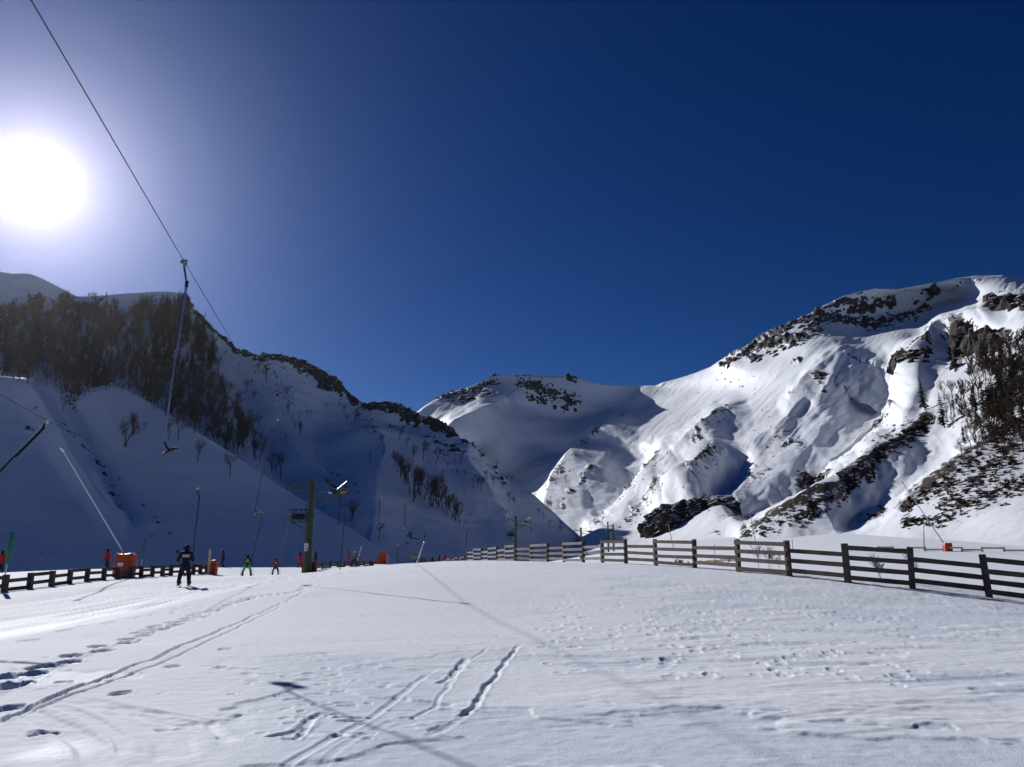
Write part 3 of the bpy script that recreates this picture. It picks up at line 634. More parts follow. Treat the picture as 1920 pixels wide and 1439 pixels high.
# the bluff at the foot of the right slope: a rounded cliff with snow on its back
def bluff():
    nu, nv = 150, 100; u = np.linspace(0, 2 * math.pi, nu, endpoint=False); v = np.linspace(-0.5, 0.5 * math.pi, nv); U, W = np.meshgrid(u, v)
    d0 = 300.0; c = P(1290, 1012, d0); k = d0 / F
    ax, ay, az = 84 * k, 80 * k, 80 * k
    e = 0.62; cw = np.abs(np.cos(W)) ** e; sw = np.sign(np.sin(W)) * np.abs(np.sin(W)) ** e
    cu = np.sign(np.cos(U)) * np.abs(np.cos(U)) ** 0.75; su = np.sign(np.sin(U)) * np.abs(np.sin(U)) ** 0.75
    X = ax * cw * cu; Y = ay * cw * su; Z = az * sw
    Z = Z * np.clip(0.86 + 0.20 * X / ax + 0.06 * Y / ay, 0.3, 1.4); X = X + 0.16 * Z
    n = fbm(U * 2.2 + X / 9, Z / 9 + Y / 9, 4, 91, 0.55); n2 = fbm(X / 2.2 + Y / 3, Z / 5 + Y / 5, 5, 93, 0.62)
    n3 = np.abs(fbm(X / 3.5 + Y / 3.5, Z / 9, 3, 95))
    s = 1 + 0.30 * n + 0.10 * n2 - 0.14 * n3; X = X * s; Y = Y * s; Z = Z * (1 + 0.16 * n + 0.07 * n2)
    me = mesh_np('rock_bluff', np.stack([X, Y, Z], -1).reshape(-1, 3), grid_faces(nv, nu, True), False)
    o = link('rock_bluff', me, M['rock_bluff']); o.location = c
    tag(o, 'big dark rounded rock bluff at the foot of the sunlit slope', 'rock')
bluff()
def scree(name, label, sheet, lines, n, size, m, cat=None):
    sp = []
    for i in range(n):
        line, w = lines[int(RNG.integers(len(lines)))]; line = np.array(line, float); j = RNG.uniform(0, len(line) - 1); a = int(j); t = j - a
        x, y = line[a] * (1 - t) + line[min(a + 1, len(line) - 1)] * t + RNG.normal(size=2) * w
        p = sheet.at(x, y); s = size * np.linalg.norm(p) / F * RNG.uniform(0.4, 1.2)
        sp.append((p - np.array([0, -s * 0.3, s * 0.25]), (s * 1.4, s, s * 0.8), RNG.uniform(0, 6.3), RNG.normal() * 0.3))
    return tag(link(name, blocks_mesh(name, sp, SMALL), M[m]), label, cat, kind='stuff')
scree('scattered_stones', 'loose dark stones poking through the snow of the right slopes', main_mtn,
      [([(1240, 862), (1195, 915), (1150, 955), (1120, 990)], 6), ([(1255, 905), (1200, 960), (1180, 985)], 7), ([(1345, 858), (1300, 905)], 9), ([(1130, 815), (1090, 870), (1050, 930)], 7), ([(1370, 780), (1330, 825)], 8),
       ([(1450, 830), (1500, 830)], 14), ([(1400, 900), (1440, 880)], 10), ([(1690, 770), (1640, 810), (1590, 860)], 8), ([(1340, 935), (1390, 965)], 12), ([(1300, 700), (1450, 760), (1350, 820)], 40)], 420, 2.6, 'rock', 'stones')
scree('ridge_stones', 'loose dark stones scattered over the shaded left slope', left_mtn,
      [([(600, 720), (660, 760), (720, 790)], 9), ([(740, 800), (800, 820), (860, 850)], 14), ([(870, 835), (940, 900)], 7), ([(560, 700), (640, 850), (660, 930)], 45), ([(780, 1000), (860, 1030)], 14)], 260, 2.2, 'rock_warm', 'stones')

# ================================================================== VEGETATION
def grow_bare(rng, h, spread, stems=1, tw=0.045, detail=1.0, top=4):
    """a leafless tree: returns (limbs, twigs) as lists of segments"""
    limbs, twigs = [], []
    def grow(p, d, L, r, lev):
        n = 3 if lev < 2 else 1 if lev == 3 and top == 3 else 2; q = p
        for i in range(n):
            d = (d + rng.normal(size=3) * (0.10 if lev == 0 else 0.2) + np.array([0, 0, 0.14])); d /= np.linalg.norm(d)
            q2 = q + d * L / n; r2 = r * (1 - 0.22 * (i + 1) / n * 1.4)
            (limbs if lev < 2 else twigs).append((q, q2, r * (1 - 0.3 * i / n), max(r2, tw * 0.6))); q = q2; r_end = max(r2, tw * 0.6)
            if lev < top and (lev > 0 or i > 0):
                for k in range(int(round((3 if lev < 3 else 2) * detail)) if rng.random() < 0.95 else 1):
                    a = rng.uniform(0, 6.28); side = np.array([math.cos(a), math.sin(a), rng.uniform(0.0, 0.7)])
                    dd = d * 0.75 + side * spread; dd /= np.linalg.norm(dd)
                    grow(q, dd, L * rng.uniform(0.42, 0.66), max(r2 * 0.6, tw), lev + 1)
    for s in range(stems):
        a = rng.uniform(0, 6.28); ln = 0.0 if stems == 1 else 0.35
        grow(np.array([math.cos(a), math.sin(a), 0]) * (0.15 * (stems > 1)) * h / 10, np.array([math.cos(a) * ln, math.sin(a) * ln, 1.0]), h * 0.62, h * 0.021, 0)
    return limbs, twigs
def seg_mesh(name, segs, n=3):
    A = np.array([s[0] for s in segs]); B = np.array([s[1] for s in segs]); ra = np.array([s[2] for s in segs]); rb = np.array([s[3] for s in segs])
    d = B - A; d /= np.linalg.norm(d, axis=1, keepdims=True) + 1e-9
    u = np.cross(d, np.where(np.abs(d[:, 2:3]) > 0.9, [[1.0, 0, 0]], [[0, 0, 1.0]])); u /= np.linalg.norm(u, axis=1, keepdims=True); w = np.cross(d, u)
    V = []
    for P0, r in ((A, ra), (B, rb)):
        for k in range(n):
            t = 2 * math.pi * k / n; V.append(P0 + (u * math.cos(t) + w * math.sin(t)) * r[:, None])
    V = np.stack(V, 1); base = np.arange(len(segs))[:, None] * 2 * n
    Fc = np.concatenate([base + np.array([[k, (k + 1) % n, n + (k + 1) % n, n + k]]) for k in range(n)], 0)
    return mesh_np(name, V.reshape(-1, 3), Fc, True)
def conifer_parts(rng, h):
    V, Fc = [], []
    z = 0.12 * h
    while z < h * 0.985:
        rad = (1 - z / h) ** 0.8 * h * 0.19 * rng.uniform(0.8, 1.15) + 0.15
        for k in range(int(rng.integers(6, 9))):
            a = rng.uniform(0, 6.28); L = rad * rng.uniform(0.65, 1.15); dr = L * rng.uniform(0.15, 0.45); w = L * rng.uniform(0.28, 0.42)
            c, s = math.cos(a), math.sin(a); o = len(V)
            pts = [(0, 0, 0), (0.35, 0.75, -0.15), (0.6, 0.55, -0.55), (0.8, 0.45, -0.7), (1, 0, -1), (0.8, -0.5, -0.75), (0.55, -0.6, -0.5), (0.35, -0.8, -0.2)]
            for (x, y, q) in pts:
                xx = x * L; yy = y * w * rng.uniform(0.6, 1.2); V.append((c * xx - s * yy, s * xx + c * yy, z + q * dr + 0.06 * L - abs(y) * 0.12 * L))
            Fc += [(o, o + 1, o + 2, o + 7), (o + 7, o + 2, o + 3, o + 6), (o + 6, o + 3, o + 4, o + 5)]
        z += h * rng.uniform(0.022, 0.036)
    return np.array(V), np.array(Fc)
BARE = []
for i in range(8):
    r = np.random.default_rng(100 + i); hh = 10.0
    li, tw = grow_bare(r, hh, (0.85, 0.6, 0.75, 0.7)[i % 4], (1, 2, 1, 1)[i % 4], 0.026, 0.8)
    zmax = max(s[1][2] for s in tw); sc = hh / zmax
    f = lambda ss: [(a * sc, b * sc, c, d) for a, b, c, d in ss]
    BARE.append((seg_mesh('trunk', f(li), 5), seg_mesh('crown', f(tw), 3)))
BARE_R = [(t_.copy(), c_.copy()) for t_, c_ in BARE]
for t_, c_ in BARE_R: t_.materials.append(M['bark']); c_.materials.append(M['twig_brown'])
for t_, c_ in BARE: t_.materials.append(M['bark']); c_.materials.append(M['twig'])
CON = []
for i in range(5):
    r = np.random.default_rng(200 + i); v, f = conifer_parts(r, 10.0)
    tm = MB().tube([(0, 0, -0.6), (0, 0, 3), (0.03, 0, 9.6)], [0.2, 0.14, 0.02], 7).mesh('trunk', True); cm = mesh_np('crown', v, f, False)
    tm.materials.append(M['bark']); cm.materials.append(M['needle']); CON.append((tm, cm))
print('bare tris', [len(c.polygons) * 2 for _, c in BARE], 'conifer', [len(c.polygons) * 2 for _, c in CON])
def tree(sheet, px, py, hpx, label, group, kind='bare', lean=0.05):
    p = sheet.at(px, py); h = hpx * np.linalg.norm(p) / F * 1.02; lib = {'bare': BARE, 'brown': BARE_R}.get(kind, CON)
    tm, cm = lib[int(RNG.integers(len(lib)))]
    e = empty('conifer' if kind == 'conifer' else 'bare_tree', p - np.array([0, 0, 0.15]), RNG.uniform(0, 6.3), label, 'tree', group)
    e.rotation_euler = (RNG.normal() * lean, RNG.normal() * lean, RNG.uniform(0, 6.3)); s = h / 10; wv = s * RNG.uniform(0.85, 1.15); e.scale = (wv, wv, s)
    link('trunk', tm, None, e); link('crown', cm, None, e)
    return e
# single bare trees, each at its place on the left slopes
SP_ = [(235, 838, 55), (250, 815, 42), (369, 867, 40), (430, 895, 45), (316, 825, 36), (335, 826, 46), (272, 808, 16), (140, 765, 20), (118, 770, 25), (66, 770, 10)]
for x, y, h in SP_[:1]: tree(left_spur, x, y, h, 'tallest lone bare tree on the near left snow spur', 'bare trees on the near left spur')
tree(left_spur, *SP_[1], 'bare tree close behind the tallest lone tree on the left spur', 'bare trees on the near left spur')
tree(left_spur, *SP_[2], 'small bare tree midway along the near left spur', 'bare trees on the near left spur')
tree(left_spur, *SP_[3], 'lone wide bare tree farthest right on the near left spur', 'bare trees on the near left spur')
for s in SP_[4:]: tree(left_spur, *s, 'small bare tree or bush along the crest of the near left spur', 'bare trees along the crest of the left spur')
for i in range(30):
    x = 20 + i * 12 + RNG.uniform(-7, 7); y = float(np.interp(x, left_spur.px, left_spur.yr)) + RNG.uniform(1, 9)
    tree(left_spur, x, y, RNG.uniform(14, 34), 'small bare tree or bush along the crest of the near left spur', 'bare trees along the crest of the left spur')
UP_ = [(500, 717, 35), (485, 700, 22), (464, 737, 27), (477, 752, 22), (534, 746, 23), (541, 780, 26), (565, 813, 24), (646, 777, 19), (666, 797, 34), (577, 781, 12), (492, 800, 22), (422, 668, 12), (650, 790, 14), (620, 832, 10)]
for i, s in enumerate(UP_): tree(left_mtn, *s, 'small bare tree scattered on the open snow under the long left crag', 'bare trees on the open left slope')
for s in [(467, 820, 55), (497, 852, 45), (513, 884, 36), (530, 897, 50), (519, 884, 34), (480, 838, 40)]: tree(left_mtn, *s, 'bare tree at the lower right tip of the left wood', 'bare trees at the tip of the left wood')
MID_ = [(747, 827, 30), (732, 812, 20), (715, 830, 18), (701, 812, 15), (775, 812, 18), (786, 812, 16), (762, 837, 20), (692, 868, 22), (721, 850, 13), (820, 862, 27), (860, 870, 20), (800, 845, 20), (838, 880, 16)]
for s in MID_: tree(left_mtn, *s, 'small bare tree above the dark clump on the left mountain', 'bare trees above the dark clump')
CL_ = [(740, 875, 32), (750, 895, 45), (762, 910, 52), (775, 941, 70), (782, 925, 55), (772, 867, 36), (792, 865, 42), (787, 929, 52), (810, 950, 60), (820, 945, 60), (822, 952, 52), (805, 952, 42), (840, 965, 42), (850, 970, 42), (862, 982, 42), (757, 905, 46), (768, 925, 55), (796, 938, 55), (745, 885, 40), (830, 958, 50), (835, 962, 40), (778, 935, 60), (815, 940, 50), (855, 976, 36)]
for s in CL_: tree(left_mtn, *s, 'bare tree in the dark clump in the middle of the left mountain', 'trees of the dark clump')
tree(left_mtn, 710, 1010, 32, 'lone spreading bare tree right of the lift tower, above the orange ramp', 'bare trees near the lift')
for s in [(657, 977, 42), (661, 979, 40)]: tree(left_mtn, *s, 'one of two slim bare trees just right of the lift tower head', 'bare trees near the lift')
TO_ = [(897, 922, 34), (882, 912, 24), (905, 900, 20), (867, 900, 22), (921, 912, 22), (860, 872, 18), (961, 904, 15), (941, 917, 15), (932, 882, 20), (952, 944, 24), (962, 950, 20), (943, 972, 22), (1031, 991, 17), (1019, 974, 15), (1009, 966, 14), (1024, 954, 18), (1032, 958, 20), (1053, 999, 14), (996, 1002, 15), (890, 918, 26), (1028, 957, 22)]
for s in TO_: tree(left_mtn, *s, 'small bare tree on the falling toe of the left mountain', 'bare trees on the toe of the left mountain')
for s in [(1072, 906, 18), (1095, 899, 15), (1037, 919, 13), (1065, 917, 9), (1110, 865, 10), (1040, 940, 12), (1258, 858, 14), (1290, 920, 10), (1485, 742, 10), (1512, 738, 12), (1430, 775, 8), (1495, 780, 9), (1148, 950, 10)]:
    tree(main_mtn, *s, 'tiny bare bush on the sunlit snow slopes behind the lifts', 'bushes on the sunlit slopes')
rb = np.random.default_rng(77)
for poly, n, lab in (([(640, 780), (700, 790), (860, 840), (930, 900), (900, 960), (870, 990), (700, 860)], 34, 'tiny bare bush on the open snow between ridge and dark clump'),
                     ([(440, 690), (520, 690), (640, 760), (660, 930), (600, 940), (520, 800)], 24, 'tiny bare bush on the open snow left of the dark clump')):
    c = []
    while len(c) < n:
        x, y = rb.uniform(430, 940), rb.uniform(680, 990)
        if in_poly(np.array([x]), np.array([y]), poly)[0]: c.append((x, y))
    for x, y in c: tree(left_mtn, x, y, rb.uniform(6, 14), lab, 'tiny bushes on the left mountain')
# the wood on the left mountain: its edge as single trees, its dark inside as one mass
WOOD = [(-60, 590), (40, 586), (100, 580), (145, 568), (200, 590), (262, 590), (300, 588), (335, 585), (372, 625), (392, 650), (402, 690), (425, 740), (455, 790), (480, 830), (490, 862), (440, 850), (400, 830), (330, 790), (262, 745), (225, 728), (150, 730), (140, 758), (100, 718), (60, 708), (-60, 708)]
def pts_in(poly, n, rng):
    poly = np.array(poly, float); out = []
    while len(out) < n:
        c = rng.uniform(poly.min(0), poly.max(0), (n * 3, 2)); out += [tuple(q) for q in c[in_poly(c[:, 0], c[:, 1], poly)]]
    return out[:n]
r9 = np.random.default_rng(9)
wp = pts_in(WOOD, 940, r9)
edge = lambda q: poly_dist(np.array([q[0]]), np.array([q[1]]), WOOD[5:16])[0][0]
wp.sort(key=edge)
ncon = 0
for i, (x, y) in enumerate(wp[:120]):
    con = (285 < x < 400 and y < 705 and r9.random() < 0.75) or (150 < x < 210 and y > 660 and r9.random() < 0.7)
    if con: tree(left_mtn, x, y + 8, r9.uniform(38, 58), ('dark conifer ' + ('in the small group at the foot' if x < 230 else 'near the skyline' if y < 630 else 'on the right flank') + ' of the left wood'), 'conifers at the edge of the left wood', 'conifer')
    else: tree(left_mtn, x, y + 6, r9.uniform(24, 44), 'bare tree ' + ('low on the right flank' if y > 760 else 'on the upper right flank' if x > 340 else 'at the foot' if y > 700 else 'under the skyline edge') + ' of the left wood', 'bare trees at the edge of the left wood')
def merged_wood(name, label, spots, m_t, m_c):
    Vs = {0: [], 1: []}; Fs = {0: [], 1: []}; off = {0: 0, 1: 0}
    Vall, Fall, o = [], [], 0
    for p, h, kind, yaw in spots:
        if kind == 'con':
            v, f = LOWC[int(r9.integers(len(LOWC)))]
        else:
            v, f = LOWB[int(r9.integers(len(LOWB)))]
        c, s = math.cos(yaw), math.sin(yaw); q = v * (h / 10); q = np.stack([q[:, 0] * c - q[:, 1] * s, q[:, 0] * s + q[:, 1] * c, q[:, 2]], -1) + p
        Vall.append(q); Fall.append(f + o); o += len(q)
    return np.concatenate(Vall), np.concatenate(Fall)
def me_arrays(me):
    v = np.empty(len(me.vertices) * 3, np.float32); me.vertices.foreach_get('co', v); f = np.empty(len(me.loops), np.int32); me.loops.foreach_get('vertex_index', f)
    return v.reshape(-1, 3).astype(float), f.reshape(-1, 4)
LOWB = []
for i in range(4):
    r = np.random.default_rng(300 + i); li, tw = grow_bare(r, 10.0, 0.62, 1, 0.125, 0.6, 3); sc = 10 / max(s[1][2] for s in tw)
    m_ = seg_mesh('low', [(a * sc, b * sc, c, d) for a, b, c, d in li + tw], 3); LOWB.append(me_arrays(m_)); bpy.data.meshes.remove(m_)
LOWC = [conifer_parts(np.random.default_rng(320 + i), 10.0) for i in range(2)]
print('low bare', [len(f) * 2 for _, f in LOWB])
sp = []; spc = []
for x, y in wp[120:]:
    p = left_mtn.at(x, y + 8); k = np.linalg.norm(p) / F
    con = (285 < x < 395 and y < 700 and r9.random() < 0.7) or (150 < x < 210 and y > 655 and r9.random() < 0.6) or r9.random() < 0.06
    (spc if con else sp).append((p, r9.uniform(22, 40) * k, 'con' if con else 'bare', r9.uniform(0, 6.3)))
v, f = merged_wood('', '', sp, 0, 0)
wood = tag(link('bare_wood', mesh_np('bare_wood', v, f, True), M['twig']), 'dense dark wood of bare trees across the shaded left mountain', 'wood', kind='stuff')
if spc:
    v, f = merged_wood('', '', spc, 0, 0)
    tag(link('conifer_wood', mesh_np('conifer_wood', v, f, False), M['needle']), 'dark conifers mixed into the wood on the left mountain', 'wood', kind='stuff')
for x, y, h in [(165, 562, 14), (178, 560, 11), (200, 560, 13)]: tree(left_mtn, x, y, h, 'tiny tree standing on the left skyline below the sun', 'trees on the left skyline', 'conifer' if x > 190 else 'bare')
# the wood at the right edge
tree(main_mtn, 1741, 770, 58, 'foremost dark conifer standing at the left of the right wood', 'conifers of the right wood', 'conifer')
tree(main_mtn, 1770, 803, 60, 'full dark conifer just below the foremost one in the right wood', 'conifers of the right wood', 'conifer')
tree(main_mtn, 1808, 833, 36, 'small dark conifer lowest in the right wood', 'conifers of the right wood', 'conifer')
for x, y in pts_in([(1805, 690), (1850, 672), (1960, 680), (1960, 790), (1880, 780), (1800, 740)], 34, r9):
    tree(main_mtn, x, y + 20, r9.uniform(40, 62), ('dark conifer below the tall pointed crag' if x < 1870 else 'dark conifer high in the wood cut by the right edge'), 'conifers high in the right wood', 'conifer')
RW = [(1775, 725), (1850, 690), (1960, 650), (1960, 830), (1880, 850), (1820, 860), (1800, 810), (1760, 770)]
for x, y in pts_in(RW, 70, r9): tree(main_mtn, x, y + 10, r9.uniform(22, 38), 'bare brown tree in the ' + ('lower fringe' if y > 790 else 'left fringe' if x < 1850 else 'upper part') + ' of the wood at the right edge', 'bare trees of the right wood', 'brown')
sp = []
for x, y in pts_in([(1840, 660), (1990, 620), (2080, 660), (2080, 840), (1900, 850), (1810, 810), (1790, 740)], 300, r9):
    p = main_mtn.at(x, y + 6); sp.append((p, r9.uniform(22, 40) * np.linalg.norm(p) / F, 'bare', r9.uniform(0, 6.3)))
v, f = merged_wood('', '', sp, 0, 0)
tag(link('hillside_wood', mesh_np('hillside_wood', v, f, True), M['twig_brown']), 'brown mass of bare trees filling the right edge of the slope', 'wood', kind='stuff')
# heather and dwarf shrubs on the brown spurs
def tuft(rng):
    V, Fc = [], []
    for k in range(16):
        a = rng.uniform(0, 6.28); e = rng.uniform(0.1, 1.3); L = rng.uniform(0.6, 1.2); d = np.array([math.cos(a) * math.cos(e), math.sin(a) * math.cos(e), math.sin(e)]) * L
        u = np.cross(d, [0.3, 0.2, 1.0]); u = u / (np.linalg.norm(u) + 1e-6) * rng.uniform(0.14, 0.3); b = rng.normal(size=3) * 0.15; o = len(V)
        V += [b - u * 0.5, b + u * 0.5, b + d * 0.6 + u, b + d]; Fc.append((o, o + 1, o + 2, o + 3))
    return np.array(V), np.array(Fc)
TUFT = [tuft(np.random.default_rng(400 + i)) for i in range(6)]
Vs, Fs, o = [], [], 0
HL = [([(1745, 792), (1690, 837), (1600, 907), (1520, 957), (1420, 1004)], 6, 420), ([(1640, 892), (1570, 942), (1500, 987)], 4, 200), ([(1930, 792), (1850, 852), (1770, 908), (1702, 955)], 6, 420), ([(1910, 850), (1850, 900), (1780, 935)], 14, 330),
      ([(1930, 905), (1860, 930), (1770, 962)], 10, 260), ([(1695, 985), (1725, 975), (1765, 982)], 5, 110), ([(1620, 976), (1660, 955)], 3, 40), ([(1900, 700), (1850, 800), (1880, 850)], 25, 200), ([(1700, 800), (1640, 850)], 8, 60)]
for line, w, n in HL:
    line = np.array(line, float)
    for i in range(n):
        j = r9.uniform(0, len(line) - 1); a = int(j); t = j - a; x, y = line[a] * (1 - t) + line[min(a + 1, len(line) - 1)] * t + r9.normal(size=2) * w
        if fbm(np.array([x / 9]), np.array([y / 6]), 2, 3)[0] < -0.15: continue
        p = main_mtn.at(x, y); s = r9.uniform(1.4, 4.2) * np.linalg.norm(p) / F * 1.2; v, f = TUFT[int(r9.integers(6))]
        Vs.append(v * np.array([s * 1.5, s * 1.5, s * 0.9]) + p); Fs.append(f + o); o += len(v)
tag(link('heather', mesh_np('heather', np.concatenate(Vs), np.concatenate(Fs), False), M['heather']), 'brown heather and dwarf shrubs along the bare spurs on the right', 'heather', kind='stuff')

# ================================================================== FENCES
def rail_mesh(length, h, t, seed):
    """a sawn board along +X with slightly worn ends and a bowed face"""
    rng = random.Random(seed); n = 6; V = []; Fc = []
    for i in range(n + 1):
        x = length * i / n; b = rng.uniform(-0.006, 0.006); w = h * (1 + rng.uniform(-0.05, 0.05))
        V += [(x, -t / 2 + b, -w / 2), (x, t / 2 + b, -w / 2), (x, t / 2 + b, w / 2), (x, -t / 2 + b, w / 2)]
    for i in range(n):
        for k in range(4): a = i * 4 + k; c = i * 4 + (k + 1) % 4; Fc.append((a, c, c + 4, a + 4))
    Fc += [(3, 2, 1, 0), tuple(n * 4 + k for k in range(4))]
    return MB().add(V, Fc).mesh('rail')
def post_mesh(h, w, t):
    c = 0.012; V = []; Fc = []
    for z, g in ((-0.5, 0), (h - c, 0), (h, c)):
        V += [(-w / 2 + g, -t / 2 + g, z), (w / 2 - g, -t / 2 + g, z), (w / 2 - g, t / 2 - g, z), (-w / 2 + g, t / 2 - g, z)]
    for i in range(2):
        for k in range(4): a = i * 4 + k; b = i * 4 + (k + 1) % 4; Fc.append((a, b, b + 4, a + 4))
    Fc.append((8, 9, 10, 11)); return MB().add(V, Fc).mesh('post')
def fence(name, label, posts, ph, rails, rail_h, pw, m, alt=0.0, group=None, extra=0.02, frost=False):
    """posts: ground points (x,y,z); rails: heights above the snow; alt: every second panel hangs lower by this"""
    e = empty(name, posts[0], 0, label, 'fence', group); o0 = Vector(posts[0]); rng = random.Random(3)
    pm = post_mesh(ph, pw, pw * 0.8); 
    pm.materials.append(M[m])
    for i, p in enumerate(posts):
        q = Vector(p) - o0
        nx = Vector(posts[min(i + 1, len(posts) - 1)]) - Vector(posts[max(i - 1, 0)]); o = link('post', pm, None, e)
        o.location = q; o.rotation_euler = (rng.gauss(0, 0.018), rng.gauss(0, 0.018), math.atan2(nx.y, nx.x) + rng.gauss(0, 0.05))
        if i == len(posts) - 1: break
        d = Vector(posts[i + 1]) - Vector(p); L = d.length; side = Vector((d.y, -d.x, 0)).normalized() * (pw * 0.4 + extra)
        if side.y > 0: side = -side
        if i % 2: side = side * 0.2
        for k, rh in enumerate(rails):
            rm = rail_mesh(L + (0.08 if i % 2 == 0 else -pw * 0.9), rail_h, 0.04, i * 7 + k); rm.materials.append(M[m])
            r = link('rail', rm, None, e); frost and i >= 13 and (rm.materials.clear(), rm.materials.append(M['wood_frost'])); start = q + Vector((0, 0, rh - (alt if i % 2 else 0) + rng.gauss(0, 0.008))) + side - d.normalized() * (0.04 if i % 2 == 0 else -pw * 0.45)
            r.location = start; r.rotation_euler = (0, -math.asin(d.z / L) + rng.gauss(0, 0.004), math.atan2(d.y, d.x))
    return e
def gpt(px, py, d):
    a, b = ray(px, py); x, y = float(a * d), float(d); return (x, y, float(gz(x, y)))
RF = [(1985, 1137, 21.6), (1855, 1120, 22.6), (1711, 1103, 23.6), (1590, 1092, 24.8), (1480, 1080, 26.8), (1385, 1071, 29.6), (1303, 1065, 33), (1230, 1061, 36.2), (1174, 1057, 39), (1130, 1056, 41.6), (1094, 1055, 44), (1058, 1055, 46.4),
      (1027, 1055, 48.6), (996, 1054, 51), (966, 1054, 53.3), (949, 1054, 55.5), (932, 1054, 58), (917, 1054, 60), (903, 1055, 62.5), (889, 1055, 65), (876, 1055, 67.5)]
_a, _b = np.array(gpt(*RF[1])), np.array(gpt(*RF[0])); _d = (_b - _a) / np.hypot(*(_b - _a)[:2]) * 2.35
MORE = [tuple(np.r_[(_b + _d * k)[:2], float(gz(*(_b + _d * k)[:2]))]) for k in (5, 4, 3, 2, 1)]
fence('wooden_fence', 'tall dark weathered four rail wooden fence crossing the right foreground', MORE[1:] + [gpt(*p) for p in RF], 1.22, [0.14, 0.45, 0.76, 1.09], 0.145, 0.17, 'wood', 0.22, frost=True)
fence('wooden_fence', 'short far end of lower wooden fence past the tall fence', [gpt(*p) for p in [(872, 1056, 69), (866, 1056, 71), (860, 1056, 73), (853, 1057, 74.5), (846, 1057, 76), (838, 1057, 78), (829, 1057, 80)]], 0.66, [0.2, 0.55], 0.14, 0.15, 'wood', 0.1)
LF = [(-45, 1112, 29.5), (8, 1107, 31), (55, 1104, 33), (96, 1099, 35), (130, 1094, 37), (162, 1091, 39), (194, 1089, 41), (219, 1087, 42.6), (244, 1085, 44), (264, 1084, 45.3), (285, 1081, 46.6), (304, 1080, 47.8), (320, 1079, 48.8), (341, 1078, 50), (362, 1077, 51.2), (375, 1077, 52), (387, 1077, 52.8)]
fence('low_wooden_fence', 'low dark two rail wooden fence beside the lift track on the left', [gpt(*p) for p in LF], 0.66, [0.22, 0.56], 0.15, 0.22, 'wood', 0.16)
MF = [(590, 1070, 68), (604, 1067, 70.5), (619, 1066, 73), (633, 1065, 75.5), (646, 1064, 78), (658, 1064, 80), (671, 1063, 82), (683, 1062, 84), (694, 1062, 86)]
fence('low_wooden_fence', 'low rail fence running right from the lift tower to the orange ramp', [gpt(*p) for p in MF], 0.62, [0.2, 0.5], 0.13, 0.18, 'wood', 0.12)
BF = [(1595 + 0, 102)] + [(x, 102 - (x - 1595) * 0.042) for x in (1620, 1647, 1675, 1703, 1735, 1770, 1804, 1842, 1883, 1926, 1975)]
fence('low_pale_fence', 'low pale sunlit rail fence across the snow behind the tall right fence', [gpt(x, 1033, d) for x, d in BF], 0.55, [0.42], 0.2, 0.2, 'wood_pale', 0.22)
BG = [(1300 + i * 13, 116 - i * 1.2) for i in range(7)]
fence('low_pale_fence', 'row of short pale posts seen through the gap of the tall fence', [gpt(x, 1033, d) for x, d in BG], 0.5, [0.3], 0.3, 0.22, 'wood_pale', 0.06)

